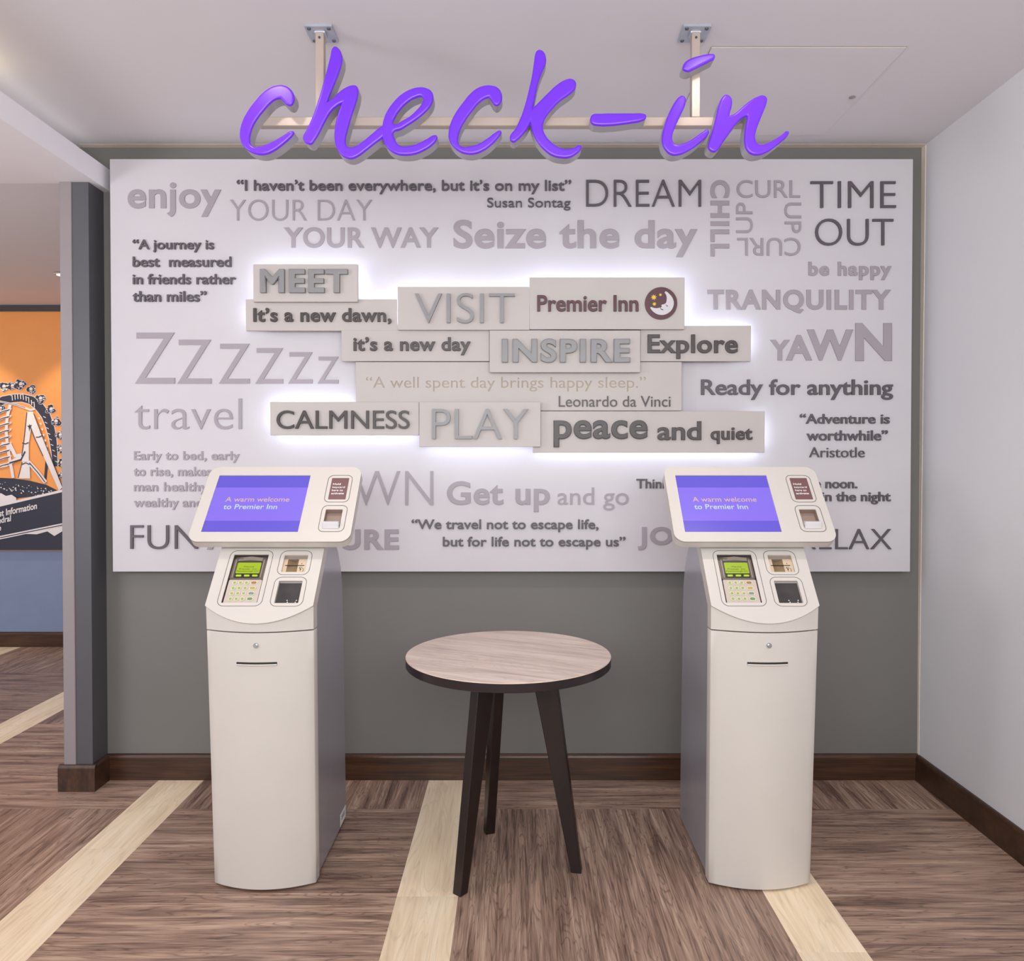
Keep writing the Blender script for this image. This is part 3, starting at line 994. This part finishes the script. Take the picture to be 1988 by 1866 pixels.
# grey cabinet
side = [(2.345, 0.012), (2.31, 0.80), (2.305, 0.875), (2.43, 1.025), (2.475, 1.085), (2.53, 1.085), (2.585, 1.035), (2.632, 0.985), (2.668, 0.930),
        (2.688, 0.870), (2.698, 0.790), (2.738, 0.012)]
b = MB(); b.prism([(y - KY, z) for y, z in side], 'x', -0.1535, 0.1535)
b.build('cabinet', M_KGREY, kiosk, bevel=0.003, seg=2, label='grey metal cabinet', angle=50)
b = MB(); b.box(-0.145, 0.145, 2.33 - KY, 2.72 - KY, 0, 0.013); b.build('plinth', M_BLACK, kiosk)
# white bowed door
loops = []
for i in range(9):
    z = 0.006 + (0.7935 - 0.006) * i / 8
    hw = 0.1565 + 0.005 * i / 8
    loops.append([(x, y, z) for x, y in bow(hw, yf_at(z), 0.041)])
b = MB(); b.loft(loops)
door = b.build('front_door', M_KWHITE, kiosk, smooth=True, bevel=0.0015, seg=1, angle=50)
yd = yf_at(0.757) - 0.041
b = MB(); b.cyl((0.001, yd - 0.004, 0.7575), 0.0078, 'y', 0.006, 24); b.cyl((0.001, yd - 0.0075, 0.7575), 0.0042, 'y', 0.004, 16)
b.build('lock', M_CHROME, door, label='chrome cam lock')
ysl = yf_at(0.702) - 0.041
arc = [(x, ysl + 0.041 * (x / 0.161) ** 2) for x in [(-0.0605 + 0.121 * i / 12) for i in range(13)]]
b = MB()
poly = [(x, y - 0.0010) for x, y in arc] + [(x, y + 0.006) for x, y in reversed(arc)]
b.prism(poly, 'z', 0.6980, 0.7060); b.build('slot', M_BLACK, door, label='dark receipt slot')
b = MB()
poly = [(x, y - 0.0050) for x, y in arc] + [(x, y + 0.004) for x, y in reversed(arc)]
b.prism(poly, 'z', 0.6965, 0.7005); b.build('slot_lip', M_KWHITE, door, bevel=0.001, seg=1)

# upper white housing, cut by the sloping console
FP0 = Vector((0, 2.266 - KY, 0.868)); FD = Vector((0, 0.643, 0.766)).normalized()
FN = Vector((0, -FD.z, FD.y))
MF = Matrix(((1, 0, 0, 0), (0, FD.y, FN.y, FP0.y), (0, FD.z, FN.z, FP0.z), (0, 0, 0, 1)))   # console plane: x across, y up the slope, z outward
loops = []
for i in range(13):
    z = 0.7975 + (1.06 - 0.7975) * i / 12
    hw = 0.1612 + 0.0015 * i / 12
    loops.append([(x, y if j not in (0, 18) else max(yf_at(z) + 0.040, 2.266 - KY + (z - 0.868) * 0.839 + 0.055), z) for j, (x, y) in enumerate(bow(hw, yf_at(z), 0.041))])
b = MB(); b.loft(loops)
bmesh.ops.recalc_face_normals(b.bm, faces=b.bm.faces[:])
res = bmesh.ops.bisect_plane(b.bm, geom=b.bm.verts[:] + b.bm.edges[:] + b.bm.faces[:], plane_co=FP0 - FN * 0.0035, plane_no=FN, clear_outer=True, clear_inner=False)
b.build('upper_housing', M_KWHITE, kiosk, smooth=True)

# console plate with its openings
arcpts = [(-0.1625, 0.003)] + [(0.1625 * t, 0.003 - 0.0605 * (1 - abs(t) ** 2.0)) for t in [(-0.95 + 1.9 * i / 18) for i in range(19)]] + [(0.1625, 0.003)]
outline = [(0.1635, 0.262), (-0.1635, 0.262)] + arcpts
TB = (-0.1165, 0.0125, -0.0075, 0.185)     # terminal opening x0,y0,x1,y1
CB = (0.043, 0.1205, 0.1170, 0.183)        # card slot
PB = (0.0435, 0.0115, 0.1160, 0.0890)      # passport window
FR1 = (-0.1292, 0.0004, 0.0069, 0.1994)
FR2 = (0.0296, 0.1096, 0.1303, 0.1988)
FR3 = (0.0301, -0.0003, 0.1297, 0.1023)
me = curve_mesh([outline, rrect(*TB, 0.002), rrect(*CB, 0.002), rrect(*PB, 0.002)], 0.002)
con = link('console', xform(me, MF @ Matrix.Translation((0, 0, -0.0015))), M_KWHITE, kiosk)
for fr, op in ((FR1, TB), (FR2, CB), (FR3, PB)):
    r = 0.021
    me = curve_mesh([rrect(fr[0], fr[1], fr[2], fr[3], r), rrect(fr[0] + 0.0013, fr[1] + 0.0013, fr[2] - 0.0013, fr[3] - 0.0013, r - 0.001)], 0.0003)
    link('bezel_line', xform(me, MF @ Matrix.Translation((0, 0, 0.0006))), M_GAP, con, None, 'dark seam round a module')


def recess(bx, depth, m, parent, name, floor_m=None):
    b = MB()
    x0, y0, x1, y1 = bx
    t = 0.002
    for q in ((x0 - t, x0, y0 - t, y1 + t), (x1, x1 + t, y0 - t, y1 + t), (x0, x1, y0 - t, y0), (x0, x1, y1, y1 + t)):
        b.box(q[0], q[1], q[2], q[3], -depth, -0.0036, MF if parent is not head_ref[0] else MH)
    b.box(x0 - t, x1 + t, y0 - t, y1 + t, -depth - t, -depth, MF if parent is not head_ref[0] else MH)
    return b.build(name, m, parent)


head_ref = [None]
# payment terminal
tm = recess(TB, 0.016, M_TERM, kiosk, 'payment_terminal')
x0, y0, x1, y1 = TB
cxm = (x0 + x1) / 2
hoodpts = [(x0 + 0.002, 0.101), (x0 + 0.006, 0.0965), (x1 - 0.006, 0.0965), (x1 - 0.002, 0.101), (x1 - 0.002, 0.170), (x1 - 0.012, 0.176), (cxm, 0.1815), (x0 + 0.012, 0.176), (x0 + 0.002, 0.170)]
b = MB(); b.prism(hoodpts, 'z', -0.015, -0.004, MF); b.build('hood', M_TERM, tm, bevel=0.0015, seg=2, label='bronze display hood')
b = MB()
band = [(x0 + 0.016, 0.163), (cxm, 0.167), (x1 - 0.016, 0.163), (x1 - 0.016, 0.1745), (cxm, 0.1795), (x0 + 0.016, 0.1745)]
b.prism(band, 'z', -0.006, -0.0020, MF); b.build('brow', M_TERM_LT, tm, bevel=0.001, seg=1)
b = MB(); b.box(x0 + 0.0095, x0 + 0.0125, 0.102, 0.168, -0.006, -0.002, MF); b.box(x1 - 0.0125, x1 - 0.0095, 0.102, 0.168, -0.006, -0.002, MF)
b.build('side_rail', M_TERM_LT, tm)
b = MB(); b.box(x0 + 0.016, x1 - 0.016, 0.102, 0.162, -0.006, -0.0035, MF); b.build('display_surround', M_BLACK, tm)
me = curve_mesh([rrect(-0.0985, 0.1172, -0.0250, 0.1565, 0.003)], 0.0006)
link('lcd_display', xform(me, MF @ Matrix.Translation((0, 0, -0.0026))), M_LCD, tm, None, 'lit green LCD')
for body, ya, yb, xa, xb in (('Welcome', 0.1385, 0.1440, -0.078, -0.046), ('Premier  Inn', 0.1300, 0.1355, -0.090, -0.036), ('Peterborough CC', 0.1205, 0.1275, -0.0955, -0.029)):
    plane_text(body, MF, xa, ya, xb, yb, -0.0021, -0.0018, M_LCD_TXT, tm)
plane_text('Atos', MF, -0.101, 0.1685, -0.085, 0.1735, -0.002, -0.0016, M_BLACK, tm)
for sx in (-0.0867, -0.0612, -0.0362):
    me = curve_mesh([rrect(sx - 0.0085, 0.1058, sx + 0.0085, 0.1118, 0.0025)], 0.0012)
    link('soft_key', xform(me, MF @ Matrix.Translation((0, 0, -0.0022))), M_SOFT, tm, None, 'lit green soft key')
me = curve_mesh([rrect(-0.1120, 0.0128, -0.0105, 0.0945, 0.003)], 0.004)
link('keypad', xform(me, MF @ Matrix.Translation((0, 0, -0.007))), M_PAD, tm, None, 'pale keypad plate')
rows = [0.0830, 0.0640, 0.0455, 0.0268]
for ri, ry in enumerate(rows):
    for ci, kx in enumerate((-0.0926, -0.0744, -0.0562, -0.0335)):
        wide = ci == 3
        hw = 0.0105 if wide else 0.0070
        me = curve_mesh([rrect(kx - hw, ry - 0.0066, kx + hw, ry + 0.0066, 0.0062)], 0.001)
        k = xform(me, MF @ Matrix.Translation((0, 0, -0.002)))
        # coloured legend disc fused with the pale key cap
        me2 = curve_mesh([rrect(kx - hw + 0.0026, ry - 0.0042, kx + hw - 0.0026, ry + 0.0042, 0.0040)], 0.0004)
        xform(me2, MF @ Matrix.Translation((0, 0, -0.0006)))
        bk = bmesh.new(); bk.from_mesh(k); nf = len(bk.faces); bk.from_mesh(me2)
        bk.faces.ensure_lookup_table()
        for f in bk.faces[nf:]:
            f.material_index = 1
        bk.to_mesh(k); bk.free()
        cap = (M_KEY_R, M_KEY_Y, M_KEY_B, M_KEY_G)[ri] if wide else M_KEY
        lab = ('red', 'yellow', 'blue grey', 'green')[ri] + ' wide key' if wide else 'round key with green centre'
        link('key', k, [M_KEY_RING, cap], tm, None, lab)
# card reader
cr = recess(CB, 0.030, M_BEIGE, kiosk, 'card_reader')
for xa, xb in ((CB[0], CB[0] + 0.012), (CB[0] + 0.046, CB[2])):
    b = MB(); b.box(xa, xb, CB[1], CB[3] - 0.012, -0.020, -0.006, MF); b.build('reader_face', M_BEIGE, cr, label='beige reader face')
b = MB(); b.box(CB[0], CB[2], CB[3] - 0.012, CB[3], -0.020, -0.007, MF); b.build('reader_top', M_TERM_LT, cr)
pts = []
b = MB()
lo = []
for i in range(9):
    t = i / 8
    yy = CB[1] + (CB[3] - 0.006 - CB[1]) * t
    lo.append([(CB[0] + 0.012 + 0.034 * s, yy, -0.008 - 0.016 * math.sin(math.pi * s) * (0.35 + 0.65 * t)) for s in [j / 10 for j in range(11)]] +
              [(CB[0] + 0.046, yy, -0.028), (CB[0] + 0.012, yy, -0.028)])
b.loft([[tuple(MF @ Vector(p)) for p in l] for l in lo])
b.build('thumb_scoop', M_BROWN, cr, smooth=True, label='brown thumb scoop')
b = MB(); b.box(CB[0] + 0.006, CB[2] - 0.008, CB[1] + 0.026, CB[1] + 0.0285, -0.0072, -0.0052, MF); b.build('card_slot', M_BLACK, cr)
b = MB(); b.prism([(0.098, 0.156), (0.102, 0.156), (0.100, 0.1525)], 'z', -0.006, -0.0055, MF)
b.build('arrow_mark', M_BLACK, cr)
hand = [(0.0945, 0.142), (0.1035, 0.142), (0.1035, 0.139), (0.1085, 0.136), (0.1095, 0.131), (0.1075, 0.1255), (0.1075, 0.1215), (0.1005, 0.1215), (0.1000, 0.126), (0.0970, 0.131), (0.0985, 0.133), (0.1005, 0.1315), (0.1005, 0.1375), (0.0945, 0.1375)]
cxh, cyh = 0.1025, 0.1325
inner = [(cxh + (p[0] - cxh) * 0.80, cyh + (p[1] - cyh) * 0.86) for p in hand]
me = curve_mesh([hand, inner], 0.0002)
link('hand_mark', xform(me, MF @ Matrix.Translation((0, 0, -0.0057))), M_BLACK, cr)
# passport / code scanner window
ps = recess(PB, 0.012, M_KWHITE, kiosk, 'scanner_window')
b = MB(); b.box(PB[0], PB[2], PB[1], PB[3] - 0.003, -0.0115, -0.009, MF); b.build('glass', M_GLASS_DK, ps, label='dark scanner glass')
b = MB(); b.box(0.070, 0.108, PB[1] + 0.001, PB[1] + 0.021, -0.0095, -0.0085, MF); b.build('sensor_block', M_GLASS_DK, ps)
for (lx, ly) in ((0.078, 0.0255), (0.106, 0.0255), (0.080, 0.0190), (0.104, 0.0190)):
    b = MB(); b.cyl((lx, ly, -0.0095), 0.0016, 'z', 0.0014, 12, M=MF); b.build('sensor_light', M_WHITE, ps)

# tilted head
HP0 = Vector((0, 2.351 - KY, 1.0542)); HD = Vector((0, 0.1996, 0.2305)).normalized()
HN = Vector((0, -HD.z, HD.y))
MH = Matrix(((1, 0, 0, 0), (0, HD.y, HN.y, HP0.y), (0, HD.z, HN.z, HP0.z), (0, 0, 0, 1)))
HW, HL = 0.2537, 0.305
SCR = (-0.2180, 0.0368, 0.0862, 0.2692)
LAB = (0.1603, 0.1662, 0.2170, 0.2560)
TRY = (0.1603, 0.0520, 0.2148, 0.1265)
me = curve_mesh([rrect(-HW, 0, HW, HL, 0.034, 10), rrect(*SCR, 0.001), rrect(*TRY, 0.002)], 0.002)
head = link('head', xform(me, MH @ Matrix.Translation((0, 0, -0.002))), M_KWHITE, kiosk, None, 'tilted white screen head')
me = curve_mesh([rrect(-HW + 0.0012, 0.0012, HW - 0.0012, HL - 0.0012, 0.033, 10), rrect(-HW + 0.006, 0.006, HW - 0.006, HL - 0.006, 0.028, 10)], 0.0006)
link('seam', xform(me, MH @ Matrix.Translation((0, 0, -0.0046))), M_GAP, head)
b = MB()
l0 = rrect(-HW, 0, HW, HL, 0.034, 10)
l1 = rrect(-HW + 0.006, 0.006, HW - 0.006, HL - 0.006, 0.03, 10)
b.loft([[tuple(MH @ Vector((p[0], p[1], z))) for p in l] for l, z in ((l0, -0.0052), (l0, -0.031), (l1, -0.038))], close=False)
b.bm.faces.new([v for v in b.bm.verts[-len(l1):]])
b.build('rear_casing', M_KWHITE, head, smooth=True)
b = MB(); b.box(-0.085, 0.085, 0.03, 0.20, -0.075, -0.038, MH); b.build('neck', M_KGREY, kiosk, bevel=0.004)
scr = MB(); scr.box(SCR[0], SCR[2], SCR[1], SCR[3], -0.0075, -0.0045, MH)
screen = scr.build('touchscreen', M_SCREEN_A, kiosk, label='lit violet touchscreen')
b = MB(); b.box(SCR[0], SCR[2], 0.0834, 0.2194, -0.0046, -0.0041, MH); b.build('screen_band', M_SCREEN_B, screen, label='lighter band of the lit screen')
plane_text('A warm welcome', MH, -0.1740, 0.1600, 0.0337, 0.1795, -0.0041, -0.0037, M_SCR_PEACH, screen, 0.005, label='peach screen text')
plane_text('to Premier Inn', MH, -0.1732, 0.1297, -0.0001, 0.1495, -0.0041, -0.0037, M_SCR_MINT, screen, 0.006, label='pale mint screen text')
for fr in ((0.1474, 0.1544, 0.2284, 0.2686), (0.1475, 0.0368, 0.2297, 0.1417)):
    me = curve_mesh([rrect(*fr, 0.018), rrect(fr[0] + 0.0013, fr[1] + 0.0013, fr[2] - 0.0013, fr[3] - 0.0013, 0.017)], 0.0003)
    link('bezel_line', xform(me, MH @ Matrix.Translation((0, 0, 0.0004))), M_GAP, head, None, 'dark seam round a module')
me = curve_mesh([rrect(*LAB, 0.002)], 0.0004)
lab = link('keycard_reader', xform(me, MH @ Matrix.Translation((0, 0, 0.0004))), M_LABEL, kiosk, None, 'brown keycard reader pad')
for body, xa, xb, ya, yb in (('Hold', 0.1672, 0.1926, 0.2262, 0.2342), ('keycard', 0.1672, 0.2080, 0.2112, 0.2205), ('here to', 0.1672, 0.2035, 0.2000, 0.2080), ('activate', 0.1672, 0.2085, 0.1868, 0.1948)):
    plane_text(body, MH, xa, ya, xb, yb, 0.0008, 0.0011, M_WHITE, lab, 0.004)
head_ref[0] = kiosk
tray = recess(TRY, 0.022, M_SLOT_TRAY, kiosk, 'card_tray')
b = MB(); b.box(TRY[0], TRY[2], TRY[1] - 0.0105, TRY[1] - 0.002, -0.003, 0.0006, MH); b.build('tray_sill', M_KWHITE, tray)

kiosk2 = dup(kiosk, (0.747, KY, 0))
kiosk2['label'] = 'right white self check-in kiosk, grey side facing left, near white wall'
# small asset sticker low on the side of the left kiosk
stick = MB(); stick.box(0.1535, 0.1540, 2.645 - KY, 2.728 - KY, 0.018, 0.060)
st = stick.build('sticker', M_STICKER, kiosk, label='small white sticker low on the side')
b = MB(); b.box(0.1540, 0.1542, 2.660 - KY, 2.712 - KY, 0.044, 0.047); b.box(0.1540, 0.1542, 2.660 - KY, 2.712 - KY, 0.036, 0.039)
b.build('sticker_print', M_GAP, st)

# key cards lying in the two trays
cp0 = None
for kx, side_name, ddx in ((-0.7736, 'left', -0.0005), (0.747, 'right', 0.0005)):
    sill = MH @ Vector(((TRY[0] + TRY[2]) / 2, TRY[1] + 0.0055, 0.0))
    for i in range(6):
        if cp0 is None:
            me = curve_mesh([rrect(-0.0258, -0.007, 0.0258, 0.018, 0.003)], 0.00165)
            cp0 = o = link('key_card', me, M_CARD)
        else:
            o = cp0.copy()
            COL.objects.link(o)
        o.location = (kx + sill.x + ddx * (i % 3), KY + sill.y - 0.001 + 0.0005 * (i % 2), sill.z - 0.0035 + i * 0.0036)
        tag(o, 'white key card stacked in the tray of the %s kiosk' % side_name, 'key card', 'key cards in the %s kiosk tray' % side_name)

# ------------------------------------------------------------------ round table
TC = Vector((-0.0265, 2.434, 0))
tb = thing('side_table', TC, 'round side table with pale wood top and three dark tapered legs', 'table')
R_T, ZT = 0.328, 0.684


def disc(z0, z1, r, seg=128):
    b = MB(); b.cyl((0, 0, z0), r, 'z', z1 - z0, seg); return b


tt = disc(ZT - 0.0012, ZT, R_T).build('tabletop', M_TOP, tb, label='pale oak laminate top')
rot = math.radians(-24)
tt.data.transform(Matrix.Rotation(-rot, 4, 'Z'))
tt.rotation_euler.z = rot
disc(ZT - 0.0028, ZT - 0.0012, R_T + 0.0005).build('edge_line', M_TOP_EDGE, tb, smooth=True)
disc(ZT - 0.029, ZT - 0.0028, R_T + 0.0006).build('edge_band', M_BAND, tb, smooth=True, bevel=0.0015, seg=1, label='dark edge band')
for deg in (229.5, -11.0, 108.5):
    a = math.radians(deg)
    M = Matrix.Rotation(a, 4, 'Z')
    b = MB()
    pts = [(0.073, ZT - 0.029), (0.152, ZT - 0.029), (0.238, 0.0), (0.205, 0.0)]
    b.prism(pts, 'y', -0.0165, 0.0165, M)
    b.build('leg', M_LEG, tb, bevel=0.002, seg=1)

# ------------------------------------------------------------------ picture wall of the next room
YM = 5.318
mu = thing('wall_mural', (-3.6, 5.33, 0.68), 'orange wall mural of a roller coaster in the next room', 'mural')
MO = (-3.6, 5.33, 0.68)
b = MB(); b.box(-4.9 - MO[0], -2.35 - MO[0], YM - MO[1], 0, 0.0, 2.357 - MO[2]); b.build('board', M_ORANGE, mu)
b = MB(); b.box(-4.9 - MO[0], -2.35 - MO[0], 5.300 - MO[1], 0, 2.3575 - MO[2], 2.393 - MO[2]); b.build('top_rail', M_MFRAME, mu)


def zm(x, y):
    return x / 4.443, 660 + y / 4.443


def mural(polys, layer, m, name, smooth=False, label=None):
    lo = []
    for pl in polys:
        lo.append([at_y(*zm(p[0], p[1]), YM) for p in pl])
    y = YM - 0.0016 * layer
    bmx = bmesh.new()
    for l in lo:
        me = curve_mesh([l], 0.5, smooth)
        y -= 0.00004
        for v in me.vertices:
            v.co = (v.co.x - MO[0], y - (0.0006 if v.co.z > 0 else 0.0) - MO[1], v.co.y - MO[2])
        bmx.from_mesh(me)
        bpy.data.meshes.remove(me)
    me = bpy.data.meshes.new(name)
    bmx.to_mesh(me); bmx.free()
    return link(name, me, m, mu, None, label)


def ribbon(pts, w):
    L, Rr = [], []
    for i, p in enumerate(pts):
        q0 = pts[max(0, i - 1)]; q1 = pts[min(len(pts) - 1, i + 1)]
        dx, dy = q1[0] - q0[0], q1[1] - q0[1]
        n = math.hypot(dx, dy) or 1
        ww = w[i] if isinstance(w, (list, tuple)) else w
        L.append((p[0] - dy / n * ww / 2, p[1] + dx / n * ww / 2)); Rr.append((p[0] + dy / n * ww / 2, p[1] - dx / n * ww / 2))
    return L + Rr[::-1]


# track arch, cars and the pale supports, each printed part in its own colours
def mural_multi(items, mats, name, label):
    bmx = bmesh.new()
    for i, (pl, layer, mi) in enumerate(items):
        me = curve_mesh([[at_y(*zm(p[0], p[1]), YM) for p in pl]], 0.5)
        y = YM - 0.0016 * layer - 0.00004 * i
        for v in me.vertices:
            v.co = (v.co.x - MO[0], y - (0.0006 if v.co.z > 0 else 0.0) - MO[1], v.co.y - MO[2])
        n0 = len(bmx.faces)
        bmx.from_mesh(me)
        bmx.faces.ensure_lookup_table()
        for f in bmx.faces[n0:]:
            f.material_index = mi
        bpy.data.meshes.remove(me)
    me = bpy.data.meshes.new(name)
    bmx.to_mesh(me)
    bmx.free()
    return link(name, me, mats, mu, None, label)


arch = [(-180, 760), (-120, 640), (-40, 560), (30, 520), (110, 505), (190, 500), (270, 520), (340, 575), (395, 650), (430, 740), (455, 840), (470, 960), (478, 1090)]
rng = random.Random(5)
tr = [(ribbon(arch, [72, 76, 78, 78, 78, 78, 82, 86, 86, 82, 76, 64, 46]), 0.5, 1),
      (ribbon(arch, [60, 64, 66, 66, 66, 66, 70, 74, 74, 70, 64, 52, 36]), 1, 0),
      ([(395, 1020), (420, 1040), (400, 1220), (380, 1215)], 1, 0)]
for i in range(9):
    t = i / 8
    x, y = 110 + 190 * t, 505 - 22 * math.sin(math.pi * t) + 60 * t * t
    tr.append(([(x - 4, y - 22), (x + 4, y - 24), (x + 7, y + 18), (x, y + 20)], 4, 1))
    if i % 2 == 0:
        tr.append(([(x - 18, y - 26), (x + 2, y - 30), (x + 3, y - 25), (x - 16, y - 21)], 4, 1))
for i in range(9):
    x, y = 342 + 13 * i, 680 + 48 * i
    tr.append(([(x - 10, y - 10), (x + 6, y - 13), (x + 11, y + 2), (x + 3, y + 10), (x - 2, y + 1)], 4, 1))
    tr.append(([(x + 38, y - 22), (x + 60, y - 10), (x + 57, y - 5), (x + 36, y - 17)], 4, 1))
mural_multi(tr, [M_NAVY, M_MWHITE], 'coaster_track', 'navy coaster track with pale edges')
g = [([(-200, 1215), (0, 1190), (120, 1195), (260, 1215), (400, 1250), (500, 1300), (470, 1330), (330, 1345), (160, 1365), (0, 1400), (-300, 1460)], 1, 0)]
for i in range(70):
    x = rng.uniform(-40, 470)
    y = 1215 + 0.16 * max(0, x) + rng.uniform(0, 75)
    q = rng.uniform(3, 9)
    g.append(([(x - q, y), (x, y - q * 0.7), (x + q, y), (x + q * 0.3, y + q * 0.8)], 4, 1))
mural_multi(g, [M_NAVY, M_MWHITE], 'coaster_ground', 'dark speckled ground under the coaster')
cars = [(40, 405, 46), (108, 398, 40), (178, 385, 50), (275, 428, 44), (355, 508, 46), (440, 600, 44), (490, 705, 46), (520, 822, 42), (530, 940, 42), (535, 1060, 40), (540, 1165, 36), (15, 590, 34)]
for (cx, cy, r) in cars:
    # two seats with heads, a harness and wheels, drawn as a pale-edged navy blot
    pts = []
    for i in range(26):
        a = 2 * math.pi * i / 26
        rr = r * (0.86 + 0.16 * math.sin(3 * a + cx) + rng.uniform(-0.12, 0.12))
        pts.append((cx + rr * math.cos(a), cy + rr * 0.95 * math.sin(a)))
    it = [([(cx + (p[0] - cx) * 1.10, cy + (p[1] - cy) * 1.10) for p in pts], 2, 1), (pts, 3, 0)]
    lean = rng.uniform(-0.3, 0.3)
    it.append(([(cx + r * (0.05 + lean * 0.4 + 0.36 * math.cos(2 * math.pi * i / 12)), cy + r * (0.02 + 0.46 * math.sin(2 * math.pi * i / 12))) for i in range(12)], 4, 1))
    it.append((ribbon([(cx - 0.36 * r + lean * 12, cy + 0.10 * r), (cx + 0.05 * r + lean * 12, cy + 0.24 * r), (cx + 0.46 * r + lean * 12, cy + 0.06 * r)], 0.10 * r), 5, 0))
    for k in range(9):
        a = rng.uniform(0, 2 * math.pi)
        ox, oy, q = cx + 0.66 * r * math.cos(a), cy + 0.66 * r * math.sin(a), r * rng.uniform(0.07, 0.17)
        b0 = rng.uniform(0, 3.14)
        it.append(([(ox + q * (1.9 if i % 2 else 0.7) * math.cos(b0 + 2 * math.pi * i / 5), oy + q * math.sin(b0 + 2 * math.pi * i / 5)) for i in range(5)], 4, 1))
    mural_multi(it, [M_NAVY, M_MWHITE], 'coaster_car', 'coaster car with riders')
sup = [([(240, 620), (295, 620), (255, 900), (256, 1050), (196, 1050), (196, 1000), (215, 860)], 5, 1),
       ([(200, 1052), (260, 1052), (268, 1195), (162, 1195)], 5, 1),
       ([(255, 625), (300, 640), (370, 830), (430, 980), (545, 1270), (515, 1300), (380, 1000), (310, 850), (262, 720)], 5, 1),
       (ribbon([(95, 560), (70, 660), (60, 780), (70, 900), (95, 1050), (120, 1190)], 26), 5, 1),
       (ribbon([(20, 900), (90, 900), (140, 1000), (225, 990)], 34), 5, 1),
       (ribbon([(-200, 1130), (60, 1080), (220, 990)], 30), 5, 1),
       (ribbon([(250, 1050), (330, 1140), (400, 1230)], 34), 5, 1),
       (ribbon([(-60, 520), (20, 535), (150, 560), (230, 590), (270, 605), (310, 595)], 16), 5, 1),
       (ribbon([(-60, 520), (20, 535), (150, 560), (225, 586)], 6), 6, 2)]
for i in range(9):
    y = 590 + i * 58
    sup.append(([(-60, y + 50), (40, y + 12), (112, y), (95, y + 22), (40, y + 34), (-60, y + 74)], 5, 1))
    sup.append(([(-60, y + 60), (40, y + 22), (98, y + 8), (80, y + 22), (36, y + 30), (-60, y + 70)], 6, 0))
sup += [(ribbon([(200, 890), (228, 898), (255, 885)], 8), 6, 0), (ribbon([(318, 840), (345, 838), (374, 826)], 8), 6, 0), (ribbon([(195, 1075), (230, 1060), (265, 1075)], 8), 6, 0),
        ([(243, 742), (285, 735), (268, 755), (262, 792), (256, 755)], 6, 0), (ribbon([(240, 625), (216, 860), (196, 1000)], 6), 6, 0), (ribbon([(300, 640), (372, 830), (432, 980), (545, 1265)], 5), 6, 0),
        (ribbon([(262, 730), (310, 855), (380, 1003)], 6), 6, 0), (ribbon([(90, 1062), (190, 1032), (225, 962)], 12), 6, 0), (ribbon([(262, 1060), (340, 1150), (395, 1225)], 7), 6, 0), (ribbon([(165, 1190), (200, 1055)], 5), 6, 0)]
mural_multi(sup, [M_NAVY, M_MWHITE, M_MGREY], 'coaster_support', 'pale coaster supports and ties')
mural([[(-40, 1330), (20, 1322), (60, 1345), (110, 1335), (150, 1362), (150, 1385), (0, 1420), (-60, 1432)], [(0, 1420), (545, 1290), (548, 1312), (0, 1440), (-900, 1655), (-900, 1635)]], 7, M_MWHITE, 'coaster_ground', label='pale ground patch')
# dark banner with directions
mural([[(-1500, 1798), (0, 1440), (548, 1312), (1500, 1090), (1500, 1811), (-1500, 1811)]], 8, M_NAVY, 'banner', label='navy slanted banner')
mural([[(-430, 1792), (0, 1692), (548, 1580), (1500, 1370), (1500, 1378), (548, 1592), (0, 1704), (-430, 1804)], [(-360, 1796), (0, 1712), (548, 1600), (548, 1606), (0, 1722), (-360, 1806)],
       [(230, 1672), (340, 1650), (548, 1608), (548, 1650), (480, 1690), (420, 1650), (330, 1675)]], 9, M_MWHITE, 'banner_line', label='pale banner rules')


def mural_text(body, xr, yr, size, slope, xl):
    me = text_mesh(body, 0.024)
    xs = [v.co.x for v in me.vertices]
    b_, a_ = max(xs), min(xs)
    s = (xr - xl) / (b_ - a_)
    for v in me.vertices:
        zx = xl + (v.co.x - a_) * s
        zy = yr + (xr - zx) * slope - v.co.y * size
        X, Z = at_y(*zm(zx, zy), YM)
        v.co = (X - MO[0], YM - 0.0160 - 0.0006 * v.co.z - MO[1], Z - MO[2])
    link('lettering', me, M_MWHITE, mu, None, 'white banner words')


mural_text('st Information', 332, 1455, 78, 0.21, 6)
mural_text('edral', 108, 1560, 72, 0.21, -3)
mural_text('e', 24, 1640, 72, 0.21, -12)

# small recessed downlight in the soffit of the next room
dl = thing('downlight', (-2.645, 4.42, ZS - 0.006), 'small recessed downlight in the ceiling of the next room', 'light')
b = MB(); b.cyl((0, 0, -0.004), 0.042, 'z', 0.004, 32); b.build('trim_ring', M_KWHITE, dl)
b = MB(); b.cyl((0, 0, -0.006), 0.028, 'z', 0.004, 32); b.build('lens', M_LAMP, dl)
